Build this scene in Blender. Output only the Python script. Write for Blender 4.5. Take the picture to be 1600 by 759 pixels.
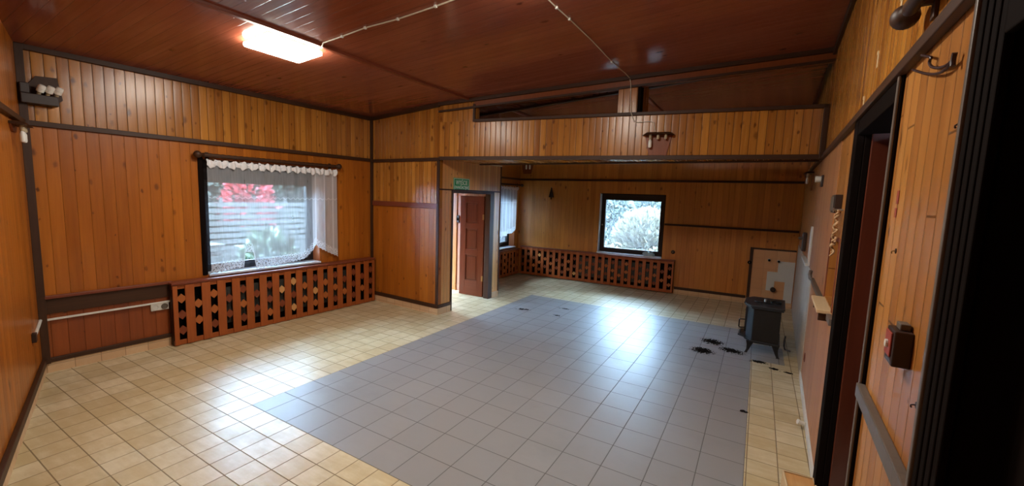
import bpy, bmesh, math, random
from mathutils import Matrix, Vector
random.seed(7)
PI = math.pi
C = bpy.context.scene.collection
for o in list(bpy.data.objects):
    bpy.data.objects.remove(o)

# ------------------------------------------------------------------ camera
cam_d = bpy.data.cameras.new('camera')
cam = bpy.data.objects.new('camera', cam_d)
C.objects.link(cam)
R = [[0.8609881356, 0.5075248161, 0.0334363780],
     [0.0845510912, -0.0779923537, -0.9933621221],
     [-0.5015481465, 0.8581000838, -0.1100622682]]      # rows: right, down, forward
M = Matrix(((R[0][0], -R[1][0], -R[2][0], 0.0),
            (R[0][1], -R[1][1], -R[2][1], 0.0),
            (R[0][2], -R[1][2], -R[2][2], 1.92),
            (0, 0, 0, 1)))
cam.matrix_world = M
cam_d.sensor_fit = 'HORIZONTAL'
cam_d.sensor_width = 36.0
cam_d.lens = 36.0 * 655.5 / 1600
cam_d.clip_start = 0.02
cam_d.clip_end = 200
bpy.context.scene.camera = cam

# ------------------------------------------------------------------ light, exposure
vs = bpy.context.scene.view_settings
vs.view_transform = 'Standard'
vs.look = 'None'
vs.gamma = 1.0
vs.use_curve_mapping = False
vs.exposure = 0.0
SKY = 52.0
LAMP = 68.0
LAMP2 = 108.0
world = bpy.data.worlds.new('world')
bpy.context.scene.world = world
world.use_nodes = True
wn = world.node_tree
wn.nodes.clear()
wo = wn.nodes.new('ShaderNodeOutputWorld')
wb = wn.nodes.new('ShaderNodeBackground')
wb.inputs[0].default_value = (0.46, 0.70, 1.0, 1)
wb.inputs[1].default_value = SKY
wn.links.new(wb.outputs[0], wo.inputs[0])


# ------------------------------------------------------------------ materials
def lin(r, g, b):
    def f(c):
        c /= 255.0
        return c / 12.92 if c <= 0.04045 else ((c + 0.055) / 1.055) ** 2.4
    return (f(r), f(g), f(b), 1.0)


class NT:
    def __init__(self, name):
        self.m = bpy.data.materials.new(name)
        self.m.use_nodes = True
        self.t = self.m.node_tree
        self.t.nodes.clear()
        self.out = self.n('ShaderNodeOutputMaterial')

    def n(self, typ, **kw):
        nd = self.t.nodes.new(typ)
        for k, v in kw.items():
            setattr(nd, k, v)
        return nd

    def l(self, a, b):
        self.t.links.new(a, b)

    def val(self, sock, v):
        if hasattr(v, 'is_linked') or hasattr(v, 'links'):
            self.l(v, sock)
        else:
            sock.default_value = v

    def math(self, op, a, b=0.0, c=None, clamp=False):
        nd = self.n('ShaderNodeMath', operation=op)
        nd.use_clamp = clamp
        self.val(nd.inputs[0], a)
        self.val(nd.inputs[1], b)
        if c is not None:
            self.val(nd.inputs[2], c)
        return nd.outputs[0]

    def ss(self, x, lo, hi, a=0.0, b=1.0):
        nd = self.n('ShaderNodeMapRange', interpolation_type='SMOOTHSTEP')
        self.val(nd.inputs[0], x)
        nd.inputs[1].default_value = lo
        nd.inputs[2].default_value = hi
        nd.inputs[3].default_value = a
        nd.inputs[4].default_value = b
        return nd.outputs[0]

    def mix(self, f, a, b, blend='MIX'):
        nd = self.n('ShaderNodeMix', data_type='RGBA', blend_type=blend)
        self.val(nd.inputs[0], f)
        self.val(nd.inputs[6], a)
        self.val(nd.inputs[7], b)
        return nd.outputs[2]

    def uv(self):
        tc = self.n('ShaderNodeTexCoord')
        sp = self.n('ShaderNodeSeparateXYZ')
        self.l(tc.outputs['UV'], sp.inputs[0])
        return sp.outputs[0], sp.outputs[1]

    def comb(self, x, y, z=0.0):
        nd = self.n('ShaderNodeCombineXYZ')
        self.val(nd.inputs[0], x)
        self.val(nd.inputs[1], y)
        self.val(nd.inputs[2], z)
        return nd.outputs[0]

    def noise(self, vec, scale, detail=3.0, rough=0.5):
        nd = self.n('ShaderNodeTexNoise')
        self.l(vec, nd.inputs['Vector'])
        nd.inputs['Scale'].default_value = scale
        nd.inputs['Detail'].default_value = detail
        nd.inputs['Roughness'].default_value = rough
        return nd.outputs[0]

    def white(self, v):
        nd = self.n('ShaderNodeTexWhiteNoise', noise_dimensions='1D')
        self.val(nd.inputs['W'], v)
        return nd.outputs[0]

    def bump(self, h, dist, strength=1.0):
        nd = self.n('ShaderNodeBump')
        self.l(h, nd.inputs['Height'])
        nd.inputs['Distance'].default_value = dist
        nd.inputs['Strength'].default_value = strength
        return nd.outputs[0]

    def pbr(self, col, rough=0.5, spec=0.5, metal=0.0, normal=None, coat=0.0):
        nd = self.n('ShaderNodeBsdfPrincipled')
        self.val(nd.inputs['Base Color'], col)
        self.val(nd.inputs['Roughness'], rough)
        nd.inputs['Specular IOR Level'].default_value = spec
        nd.inputs['Metallic'].default_value = metal
        if coat:
            nd.inputs['Coat Weight'].default_value = coat
            nd.inputs['Coat Roughness'].default_value = 0.15
        if normal is not None:
            self.l(normal, nd.inputs['Normal'])
        self.l(nd.outputs[0], self.out.inputs[0])
        return nd


def plank_mat(name, c1, c2, w=0.105, groove=0.10, rough=0.32, knots=0.55, var=0.5, gdark=0.45,
              joint=0.0, gdepth=0.006, coat=0.0, spec=0.5):
    t = NT(name)
    u, v = t.uv()
    p = t.math('DIVIDE', u, w)
    idn = t.math('FLOOR', p)
    fr = t.math('FRACT', p)
    rnd = t.white(idn)
    edge = t.math('MULTIPLY', t.math('ABSOLUTE', t.math('SUBTRACT', fr, 0.5)), 2.0)
    gr = t.ss(edge, 1.0 - groove, 1.0 - groove * 0.25)
    voff = t.math('MULTIPLY_ADD', rnd, 13.7, v)
    # grain
    gvec = t.comb(t.math('MULTIPLY', u, 38.0), t.math('MULTIPLY', voff, 1.6), t.math('MULTIPLY', rnd, 31.0))
    g = t.noise(gvec, 1.0, 4.0, 0.6)
    bvec = t.comb(t.math('MULTIPLY', u, 5.0), t.math('MULTIPLY', voff, 0.9), rnd)
    broad = t.noise(bvec, 1.0, 2.0)
    f = t.math('ADD', t.math('MULTIPLY', rnd, var), t.math('MULTIPLY', g, 1.0 - var * 0.5))
    f = t.math('ADD', f, t.math('MULTIPLY_ADD', broad, 0.6, -0.45), clamp=True)
    col = t.mix(f, c1, c2)
    # knots
    if knots > 0:
        wob = t.noise(t.comb(t.math('MULTIPLY', u, 30.0), t.math('MULTIPLY', voff, 22.0), 1.0), 1.0, 2.0)
        kv = t.comb(t.math('ADD', t.math('MULTIPLY', u, 7.5), t.math('MULTIPLY', wob, 0.16)), t.math('ADD', t.math('MULTIPLY', voff, 4.2), t.math('MULTIPLY', wob, 0.20)), 0.0)
        vo = t.n('ShaderNodeTexVoronoi', voronoi_dimensions='2D')
        vo.inputs['Scale'].default_value = 1.0
        t.l(kv, vo.inputs['Vector'])
        sc = t.n('ShaderNodeSeparateColor')
        t.l(vo.outputs['Color'], sc.inputs[0])
        sel = t.math('GREATER_THAN', sc.outputs[0], 1.0 - knots * 0.75)
        rad = t.math('MULTIPLY_ADD', t.math('POWER', sc.outputs[1], 1.6), 0.13, 0.05)
        kd = t.math('DIVIDE', vo.outputs['Distance'], rad)
        km = t.math('MULTIPLY', t.ss(kd, 0.35, 1.5, 1.0, 0.0), sel)
        col = t.mix(t.math('MULTIPLY', km, t.math('MULTIPLY_ADD', sc.outputs[2], 0.45, 0.45)), col, (c1[0] * 0.30, c1[1] * 0.20, c1[2] * 0.10, 1))
    if joint > 0:
        jl = t.math('FRACT', t.math('DIVIDE', t.math('MULTIPLY_ADD', rnd, 5.3, v), joint))
        jm = t.ss(jl, 0.0, 0.006 / joint * 1.6, 1.0, 0.0)
        gr = t.math('MAXIMUM', gr, jm)
    col = t.mix(t.math('MULTIPLY', gr, gdark), col, (c1[0] * 0.10, c1[1] * 0.08, c1[2] * 0.07, 1))
    h = t.math('ADD', t.math('SUBTRACT', 1.0, gr), t.math('MULTIPLY', g, 0.03))
    # slight cupping of each board catches the light along its edges
    h = t.math('ADD', h, t.math('MULTIPLY', t.math('POWER', edge, 4.0), -0.18))
    nrm = t.bump(h, gdepth, 0.8)
    rr = t.math('MULTIPLY_ADD', g, 0.12, rough - 0.04)
    t.pbr(col, rr, spec, 0.0, nrm, coat)
    return t.m


def wood_mat(name, c1, c2, rough=0.4, scale=1.0, spec=0.35):
    t = NT(name)
    u, v = t.uv()
    gv = t.comb(t.math('MULTIPLY', u, 40.0 * scale), t.math('MULTIPLY', v, 2.5 * scale), 0.0)
    g = t.noise(gv, 1.0, 4.0, 0.6)
    b = t.noise(t.comb(t.math('MULTIPLY', u, 4.0), t.math('MULTIPLY', v, 1.2), 3.0), 1.0, 2.0)
    f = t.math('MULTIPLY_ADD', b, 0.5, t.math('MULTIPLY_ADD', g, 0.9, -0.2), clamp=True)
    col = t.mix(f, c1, c2)
    t.pbr(col, rough, spec, 0.0, t.bump(g, 0.0008, 0.6))
    return t.m


def plain(name, col, rough=0.5, spec=0.5, metal=0.0, mottle=0.12, scale=14.0, bump=0.0):
    t = NT(name)
    tc = t.n('ShaderNodeTexCoord')
    nz = t.noise(tc.outputs['Object'], scale, 4.0)
    c = t.mix(nz, (col[0] * (1 - mottle), col[1] * (1 - mottle), col[2] * (1 - mottle), 1),
              (min(1, col[0] * (1 + mottle)), min(1, col[1] * (1 + mottle)), min(1, col[2] * (1 + mottle)), 1))
    t.pbr(c, rough, spec, metal, t.bump(nz, bump, 0.7) if bump else None)
    return t.m


def tile_mat(name, c1, c2, c3, size, grout, gw=0.012, rough=0.3, marble=1.0, ox=0.0, oy=0.0, grel=0.002, spec=0.5):
    t = NT(name)
    u, v = t.uv()
    pu = t.math('DIVIDE', t.math('SUBTRACT', u, ox), size)
    pv = t.math('DIVIDE', t.math('SUBTRACT', v, oy), size)
    iu, iv = t.math('FLOOR', pu), t.math('FLOOR', pv)
    rnd = t.white(t.math('MULTIPLY_ADD', iu, 17.31, t.math('MULTIPLY', iv, 5.77)))
    eu = t.math('MULTIPLY', t.math('ABSOLUTE', t.math('SUBTRACT', t.math('FRACT', pu), 0.5)), 2.0)
    ev = t.math('MULTIPLY', t.math('ABSOLUTE', t.math('SUBTRACT', t.math('FRACT', pv), 0.5)), 2.0)
    g = t.ss(t.math('MAXIMUM', eu, ev), 1.0 - gw / size * 1.2, 1.0 - gw / size * 0.5)
    base = t.noise(t.comb(u, v, t.math('MULTIPLY', rnd, 9.0)), 7.0, 5.0, 0.6)
    sv = t.comb(t.math('MULTIPLY', u, 3.0), t.math('MULTIPLY', v, 16.0), t.math('MULTIPLY', rnd, 22.0))
    st = t.noise(sv, 1.0, 4.0, 0.6)
    f = t.math('ADD', t.math('MULTIPLY', base, 0.7 * marble), t.math('MULTIPLY', st, 0.7 * marble))
    f = t.math('ADD', f, t.math('MULTIPLY_ADD', rnd, 0.32, -0.16 - 0.42 * marble))
    col = t.mix(t.ss(f, 0.0, 0.75), c1, c2)
    dirt = t.noise(t.comb(u, v, 0.0), 1.3, 5.0, 0.65)
    col = t.mix(t.ss(dirt, 0.48, 0.75, 0.0, 0.55), col, c3)
    col = t.mix(t.math('MULTIPLY', g, 0.85), col, grout)
    h = t.math('ADD', t.math('SUBTRACT', 1.0, g), t.math('MULTIPLY', base, 0.15))
    h = t.math('ADD', h, t.math('MULTIPLY', rnd, 0.15))
    rr = t.math('ADD', t.math('MULTIPLY_ADD', g, 0.4, rough - 0.06), t.math('MULTIPLY', dirt, 0.14))
    t.pbr(col, rr, spec, 0.0, t.bump(h, grel, 0.7))
    return t.m


def lace_mat(name, a0=0.5, strips=False, tr_col=(0.34, 0.345, 0.35, 1)):
    """sheer net: uv.x runs along the cloth, uv.y is the height above its hem"""
    t = NT(name)
    u, v = t.uv()
    vec = t.comb(u, v, 0.0)
    vo = t.n('ShaderNodeTexVoronoi', voronoi_dimensions='2D')
    vo.inputs['Scale'].default_value = 42.0
    t.l(vec, vo.inputs['Vector'])
    hole = t.ss(vo.outputs['Distance'], 0.22, 0.42)
    hem = t.ss(v, 0.10, 0.13, 1.0, 0.0)
    tc = t.n('ShaderNodeTexCoord')
    sp = t.n('ShaderNodeSeparateXYZ')
    t.l(tc.outputs['Object'], sp.inputs[0])
    fr = t.math('FRACT', t.math('MULTIPLY', u, 14.0))
    motif = t.math('SUBTRACT', t.math('SUBTRACT', sp.outputs[2], 1.77),
                   t.math('MULTIPLY', t.math('ABSOLUTE', t.math('SUBTRACT', fr, 0.5)), 0.05))
    row = t.math('MULTIPLY', t.ss(t.math('ABSOLUTE', motif), 0.003, 0.012, 1.0, 0.0), 0.22)
    thread = t.math('MULTIPLY', t.noise(t.comb(t.math('MULTIPLY', u, 60.0), t.math('MULTIPLY', v, 4.0), 0.0), 1.0, 3.0), 0.26)
    al = t.math('ADD', t.math('MULTIPLY_ADD', hem, 0.40, a0 - 0.10), thread)
    al = t.math('ADD', al, row)
    if strips:
        s1 = t.math('ABSOLUTE', t.math('SUBTRACT', t.math('FRACT', t.math('MULTIPLY', u, 7.0)), 0.5))
        al = t.math('ADD', al, t.ss(s1, 0.04, 0.12, 0.35, 0.0))
    hm = t.math('MULTIPLY', hem, t.math('MULTIPLY_ADD', hole, -0.45, 0.45))
    al = t.math('SUBTRACT', al, hm, clamp=True)
    df = t.n('ShaderNodeBsdfDiffuse')
    df.inputs[0].default_value = (0.74, 0.77, 0.82, 1)
    tl = t.n('ShaderNodeBsdfTranslucent')
    tl.inputs[0].default_value = tr_col
    m1 = t.n('ShaderNodeMixShader')
    m1.inputs[0].default_value = 0.3
    t.l(df.outputs[0], m1.inputs[1])
    t.l(tl.outputs[0], m1.inputs[2])
    tr = t.n('ShaderNodeBsdfTransparent')
    m2 = t.n('ShaderNodeMixShader')
    t.l(al, m2.inputs[0])
    t.l(tr.outputs[0], m2.inputs[1])
    t.l(m1.outputs[0], m2.inputs[2])
    t.l(m2.outputs[0], t.out.inputs[0])
    return t.m


def glass_mat(name, haze=0.0):
    t = NT(name)
    fr = t.n('ShaderNodeFresnel')
    fr.inputs[0].default_value = 1.35
    tr = t.n('ShaderNodeBsdfTransparent')
    tr.inputs[0].default_value = (0.95, 0.98, 0.98, 1)
    gl = t.n('ShaderNodeBsdfGlossy')
    gl.inputs['Roughness'].default_value = 0.02
    m = t.n('ShaderNodeMixShader')
    t.l(fr.outputs[0], m.inputs[0])
    t.l(tr.outputs[0], m.inputs[1])
    t.l(gl.outputs[0], m.inputs[2])
    # bright haze over the view, painted as a translucent layer in the pane
    tc = t.n('ShaderNodeTexCoord')
    nz = t.noise(tc.outputs['Object'], 3.0, 4.0)
    hz = t.n('ShaderNodeBsdfTranslucent')
    hz.inputs[0].default_value = (0.80, 0.80, 0.78, 1)
    m2 = t.n('ShaderNodeMixShader')
    t.l(t.math('MULTIPLY', nz, haze * 2.0), m2.inputs[0])
    t.l(m.outputs[0], m2.inputs[1])
    t.l(hz.outputs[0], m2.inputs[2])
    t.l(m2.outputs[0], t.out.inputs[0])
    return t.m


def emit_mat(name, col, strength):
    t = NT(name)
    e = t.n('ShaderNodeEmission')
    e.inputs[0].default_value = col
    e.inputs[1].default_value = strength
    t.l(e.outputs[0], t.out.inputs[0])
    return t.m


W_UP = plank_mat('varnished_pine_upper', lin(138, 80, 26), lin(202, 138, 56), w=0.085, groove=0.10, rough=0.24, knots=0.75, gdark=0.7, spec=0.4)
W_LO = plank_mat('varnished_pine_lower', lin(138, 73, 18), lin(192, 114, 34), w=0.100, groove=0.05, rough=0.30, knots=0.5, gdark=0.22, var=0.38, spec=0.4)
W_DADO = plank_mat('varnished_pine_dado', lin(118, 54, 18), lin(158, 80, 30), w=0.12, groove=0.05, rough=0.36, knots=0.15, gdark=0.25, var=0.3)
W_FAR = plank_mat('varnished_pine_far_lightened', lin(164, 96, 32), lin(212, 138, 54), w=0.10, groove=0.05, rough=0.34, knots=0.22, gdark=0.25, var=0.4)  # same pine as the other walls, lightened to make up for the dim rear room
W_RT = plank_mat('varnished_pine_right', lin(148, 90, 40), lin(196, 136, 66), w=0.095, groove=0.09, rough=0.30, knots=0.4, gdark=0.45, joint=1.15)
W_PALE = plank_mat('faded_pine_right', lin(154, 98, 58), lin(198, 140, 88), w=0.12, groove=0.04, rough=0.5, knots=0.2, gdark=0.3, var=0.35)
W_VEST = plank_mat('lightened_pine_boards', lin(194, 130, 68), lin(236, 184, 112), w=0.075, groove=0.10, rough=0.35, knots=0.4, gdark=0.75)  # board colour raised to stand in for light missing under the beam
W_INNER = plank_mat('pinkish_pine_boards', lin(176, 112, 84), lin(214, 156, 124), w=0.10, groove=0.07, rough=0.4, knots=0.2, gdark=0.7, joint=1.2)
W_CEIL = plank_mat('dark_stained_ceiling_boards', lin(128, 66, 47), lin(156, 90, 66), w=0.098, groove=0.05, rough=0.13, knots=0.05, gdark=0.28, var=0.2, gdepth=0.0016)
W_DOOR = plank_mat('dark_red_brown_boards', lin(70, 28, 14), lin(96, 42, 22), w=0.16, groove=0.05, rough=0.35, knots=0.1, gdark=0.6)
TRIM = wood_mat('dark_brown_trim', lin(44, 25, 13), lin(76, 47, 27), 0.5)
TRIM_RED = wood_mat('red_brown_trim', lin(104, 48, 30), lin(134, 70, 46), 0.38)
SLAT = wood_mat('orange_brown_slat', lin(132, 64, 26), lin(178, 96, 44), 0.4)
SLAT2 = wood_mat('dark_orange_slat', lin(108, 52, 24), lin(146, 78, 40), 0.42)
DIAM = [wood_mat('red_brown_diamond', lin(104, 48, 26), lin(140, 70, 40), 0.42),
        wood_mat('orange_diamond', lin(150, 82, 38), lin(184, 106, 52), 0.42),
        wood_mat('pale_diamond', lin(186, 132, 78), lin(216, 164, 104), 0.45)]
DOORW = wood_mat('red_brown_door_wood', lin(90, 38, 18), lin(124, 58, 30), 0.3)
DOORP = wood_mat('dark_door_field', lin(84, 36, 18), lin(116, 54, 28), 0.28)
ORANGE = wood_mat('orange_reveal_wood', lin(150, 80, 46), lin(190, 112, 66), 0.4)
HEADW = wood_mat('brown_header_wood', lin(118, 60, 28), lin(146, 80, 40), 0.35)
PALEW = wood_mat('pale_plywood', lin(196, 168, 126), lin(222, 196, 156), 0.5)
DARKF = wood_mat('dark_window_frame', lin(22, 18, 18), lin(38, 30, 29), 0.35)
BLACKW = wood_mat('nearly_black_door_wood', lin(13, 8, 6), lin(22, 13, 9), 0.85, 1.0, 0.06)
GREYR = wood_mat('grey_brown_rail', lin(78, 70, 64), lin(112, 102, 94), 0.4)
SILLW = plain('white_sill', lin(214, 220, 228), 0.3)
CREAM = tile_mat('cream_skirting_tile', lin(206, 170, 130), lin(226, 196, 156), lin(178, 140, 100), 0.20, lin(150, 118, 86), 0.006, 0.3, 0.5)
WTRIM = plain('white_painted_trim', lin(206, 206, 200), 0.4)
PLASTIC = plain('white_plastic', lin(214, 214, 206), 0.35)
CABLE = plain('white_cable', lin(206, 196, 176), 0.5)
BLACKC = plain('dark_red_black_cable', lin(44, 18, 16), 0.4)
IRON = plain('black_cast_iron', lin(26, 27, 28), 0.42, 0.5, 0.2, 0.25, 30, 0.001)
IRONTOP = plain('grey_black_iron_top', lin(50, 54, 58), 0.35, 0.5, 0.5, 0.2, 30, 0.0006)
STEEL = plain('bright_steel', lin(176, 178, 176), 0.3, 0.5, 0.9)
SOOT = plain('soot', lin(22, 20, 20), 0.95, 0.1, 0, 0.4, 60, 0.003)
GREENS = plain('sign_green', lin(24, 150, 96), 0.4, 0.5, 0, 0.04)
WHITES = plain('sign_white', lin(232, 244, 236), 0.4, 0.5, 0, 0.02)
REDP = plain('red_plastic', lin(150, 62, 46), 0.45)
GREYBOX = plain('grey_box', lin(92, 82, 72), 0.5)
DARKBOX = plain('dark_brown_box', lin(46, 30, 24), 0.45)
BULB = plain('frosted_bulb', lin(236, 236, 230), 0.25)
SOCK = plain('bakelite_socket', lin(176, 160, 132), 0.4)
RADI = plain('grey_green_radiator', lin(52, 50, 44), 0.6)
ROPE = plain('pale_rope', lin(190, 156, 118), 0.8, 0.2, 0, 0.3, 120, 0.001)
BRASS = plain('worn_brass', lin(156, 128, 86), 0.35, 0.5, 0.8)
CLOTHB = plain('pale_blue_cloth', lin(178, 204, 214), 0.8, 0.2, 0, 0.2, 40, 0.002)
WALLTILE = tile_mat('peach_wall_tile', lin(206, 154, 108), lin(226, 180, 134), lin(196, 148, 104), 0.20, lin(176, 132, 98), 0.004, 0.3, 0.35, 0, 0.11)
WHITET = plain('white_bare_plaster', lin(206, 206, 198), 0.6, 0.3, 0, 0.06, 6)
DIRTYW = plain('dirty_white_paint', lin(176, 166, 152), 0.55, 0.3, 0, 0.2, 3.5)
GLASS = glass_mat('window_glass', 0.022)
LOW_HAZE = glass_mat('low_haze_window_glass', 0.004)
LACE = lace_mat('white_lace', 0.36)
LACE2 = lace_mat('white_lace_dense', 0.62, True, (0.62, 0.62, 0.62, 1))
RUFFLE = plain('white_ruffle', lin(226, 226, 228), 0.8, 0.2, 0, 0.08, 40, 0.002)
BEIGE = tile_mat('beige_floor_tile', lin(188, 168, 126), lin(216, 204, 172), lin(160, 138, 96), 0.201, lin(112, 92, 64), 0.008, 0.32, 1.0, -3.744, 1.916, 0.002, 0.36)
GREYT = tile_mat('grey_floor_tile', lin(140, 138, 137), lin(157, 156, 155), lin(128, 126, 123), 0.30, lin(80, 76, 74), 0.007, 0.40, 0.30, 0.062, 1.916)
LEAFS = [plain('pale_leaf', lin(122, 122, 106), 0.5, 0.4, 0, 0.3, 5), plain('green_leaf', lin(74, 84, 64), 0.5, 0.4, 0, 0.3, 5),
         plain('blue_green_needles', lin(88, 96, 88), 0.6, 0.3, 0, 0.3, 5), plain('pink_blossom', lin(170, 96, 90), 0.6)]
LEAFD = plain('dark_leaf', lin(40, 44, 34), 0.6, 0.3, 0, 0.3, 5)
TRUNK = plain('bark', lin(86, 70, 56), 0.9)
PAVE = plain('damp_gravel', lin(50, 48, 44), 0.9, 0.2, 0, 0.15, 3)
FENCEW = wood_mat('weathered_fence', lin(44, 42, 38), lin(62, 60, 56), 0.8)
LAMPG = emit_mat('lamp_diffuser', (1.0, 0.95, 0.85, 1), LAMP)
LAMPG2 = emit_mat('lamp_diffuser_second', (1.0, 0.95, 0.85, 1), LAMP2)


# ------------------------------------------------------------------ mesh builder
class MB:
    def __init__(self):
        self.v, self.f, self.uv, self.mi = [], [], [], []

    def face(self, pts, uvs, mat=0):
        b = len(self.v)
        self.v += [tuple(p) for p in pts]
        self.f.append(tuple(range(b, b + len(pts))))
        self.uv.append(uvs)
        self.mi.append(mat)

    def box(self, x0, x1, y0, y1, z0, z1, mat=0, grain='auto', rot=None, off=(0, 0, 0), shift=0.0):
        dims = (x1 - x0, y1 - y0, z1 - z0)
        gi = {'x': 0, 'y': 1, 'z': 2}.get(grain, max(range(3), key=lambda i: dims[i]))
        P = [(x, y, z) for x in (x0, x1) for y in (y0, y1) for z in (z0, z1)]
        F = [((0, 1, 3, 2), 0), ((4, 6, 7, 5), 0), ((0, 4, 5, 1), 1), ((2, 3, 7, 6), 1), ((0, 2, 6, 4), 2), ((1, 5, 7, 3), 2)]
        for q, ax in F:
            oth = [a for a in range(3) if a != ax]
            if gi in oth:
                va = gi
                ua = [a for a in oth if a != gi][0]
            else:
                ua, va = oth
            pts = [P[i] for i in q]
            uvs = [(p[ua] + shift, p[va] + shift * 1.7) for p in pts]
            if rot is not None:
                pts = [tuple(rot @ Vector(p) + Vector(off)) for p in pts]
            self.face(pts, uvs, mat)
        return self

    def prism(self, poly, z0, z1, mat=0, topmat=None):
        """poly: list of (x, y), counter-clockwise"""
        n = len(poly)
        tm = mat if topmat is None else topmat
        self.face([(x, y, z1) for x, y in poly], [(x, y) for x, y in poly], tm)
        self.face([(x, y, z0) for x, y in reversed(poly)], [(x, y) for x, y in reversed(poly)], mat)
        d = 0
        for i in range(n):
            a, b = poly[i], poly[(i + 1) % n]
            L = math.dist(a, b)
            self.face([(a[0], a[1], z0), (b[0], b[1], z0), (b[0], b[1], z1), (a[0], a[1], z1)],
                      [(d, z0), (d + L, z0), (d + L, z1), (d, z1)], mat)
            d += L
        return self

    def lathe(self, prof, o=(0, 0, 0), axis=(0, 0, 1), n=16, mat=0):
        """prof: list of (radius, along)"""
        a = Vector(axis).normalized()
        x = a.orthogonal().normalized()
        y = a.cross(x)
        o = Vector(o)
        rings = []
        for r, t in prof:
            rings.append([tuple(o + a * t + (x * math.cos(2 * PI * k / n) + y * math.sin(2 * PI * k / n)) * max(r, 1e-4)) for k in range(n)])
        b = len(self.v)
        for rg in rings:
            self.v += rg
        for i in range(len(rings) - 1):
            for k in range(n):
                k2 = (k + 1) % n
                self.f.append((b + i * n + k, b + i * n + k2, b + (i + 1) * n + k2, b + (i + 1) * n + k))
                c = 2 * PI * max(prof[i][0], prof[i + 1][0]) / n
                self.uv.append([(k * c, prof[i][1]), ((k + 1) * c, prof[i][1]), ((k + 1) * c, prof[i + 1][1]), (k * c, prof[i + 1][1])])
                self.mi.append(mat)
        for i, rev in ((0, True), (len(rings) - 1, False)):
            ids = [b + i * n + k for k in range(n)]
            if rev:
                ids.reverse()
            self.f.append(tuple(ids))
            self.uv.append([(0, 0)] * n)
            self.mi.append(mat)
        return self

    def tube(self, pts, r, n=8, mat=0, taper=None):
        P = [Vector(p) for p in pts]
        b = len(self.v)
        x = None
        for i, p in enumerate(P):
            d = (P[min(i + 1, len(P) - 1)] - P[max(i - 1, 0)]).normalized()
            if x is None:
                x = d.orthogonal().normalized()
            else:
                x = (x - d * x.dot(d)).normalized()
            y = d.cross(x)
            rr = r if taper is None else r * taper[i]
            for k in range(n):
                a = 2 * PI * k / n
                self.v.append(tuple(p + (x * math.cos(a) + y * math.sin(a)) * rr))
        for i in range(len(P) - 1):
            for k in range(n):
                k2 = (k + 1) % n
                self.f.append((b + i * n + k, b + i * n + k2, b + (i + 1) * n + k2, b + (i + 1) * n + k))
                self.uv.append([(k * .01, i * .05), (k * .01 + .01, i * .05), (k * .01 + .01, i * .05 + .05), (k * .01, i * .05 + .05)])
                self.mi.append(mat)
        for i, rev in ((0, True), (len(P) - 1, False)):
            ids = [b + i * n + k for k in range(n)]
            if rev:
                ids.reverse()
            self.f.append(tuple(ids))
            self.uv.append([(0, 0)] * n)
            self.mi.append(mat)
        return self

    def build(self, name, mats, parent=None, fr=None, smooth=False, bevel=0.0, recalc=True):
        me = bpy.data.meshes.new(name)
        me.from_pydata(self.v, [], self.f)
        ul = me.uv_layers.new(name='UVMap')
        i = 0
        for u in self.uv:
            for c in u:
                ul.data[i].uv = c
                i += 1
        if not isinstance(mats, (list, tuple)):
            mats = [mats]
        for m in mats:
            me.materials.append(m)
        for p, m in zip(me.polygons, self.mi):
            p.material_index = m
        bm = bmesh.new()
        bm.from_mesh(me)
        bmesh.ops.remove_doubles(bm, verts=bm.verts, dist=1e-5)
        if recalc:
            bmesh.ops.recalc_face_normals(bm, faces=bm.faces)
        bm.to_mesh(me)
        bm.free()
        if smooth:
            me.shade_smooth()
            me.set_sharp_from_angle(angle=math.radians(35))
        o = bpy.data.objects.new(name, me)
        C.objects.link(o)
        if parent is not None:
            o.parent = parent
        elif fr is not None:
            o.matrix_world = fr
        if bevel:
            md = o.modifiers.new('bevel', 'BEVEL')
            md.width = bevel
            md.segments = 2
            md.limit_method = 'ANGLE'
        return o


def tag(o, label, cat, group=None, kind=None):
    o['label'] = label
    o['category'] = cat
    if group:
        o['group'] = group
    if kind:
        o['kind'] = kind
    return o


def struct(o):
    o['kind'] = 'structure'
    return o


def frame(x, y, ang):
    return Matrix.Translation((x, y, 0)) @ Matrix.Rotation(ang, 4, 'Z')


def thing(name, label, cat, mat, group=None):
    o = bpy.data.objects.new(name, None)
    C.objects.link(o)
    o.empty_display_size = 0.1
    o.matrix_world = mat
    return tag(o, label, cat, group)


# wall frames: local x along the wall, local y into the room, z up
LW = frame(-6.024, 1.56, -PI / 2 - 0.0438)     # s = -(y-1.56)
RW = frame(0.432, 1.80, PI / 2 - 0.033)        # s =  y-1.80
FW = frame(-1.44, 9.264, PI + 0.03)            # s = -(x+1.44)
PW = frame(-4.30, 5.064, PI - 0.04)            # s = -(x+4.30)
BW = frame(-4.30, 5.064, PI + 0.14)
VW = frame(-4.30, 5.064, -PI / 2 - 0.039)      # s = -(y-5.064)
RL = frame(-5.17, 8.0, -PI / 2)                # s = -(y-8)
NW = frame(-6.05, 1.13, -0.2828)               # s ~ x+6.05
def ls(y): return -(y - 1.56) / math.cos(0.0438)
def rs(y): return (y - 1.80) / math.cos(0.033)
def fs(x): return -(x + 1.44) / math.cos(0.03)
def ps(x): return -(x + 4.30) / math.cos(0.04)
def bs(x): return -(x + 4.30) / math.cos(0.14)
def vs_(y): return -(y - 5.064) / math.cos(0.039)
def rls(y): return -(y - 8.0)
def ns(x): return (x + 6.05) / math.cos(0.2828)
def at(fr, s, d, z): return fr @ Matrix.Translation((s, d, z))


def ceil_z(x): return 3.18 + 0.0655 * (x + 5.9)


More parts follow.
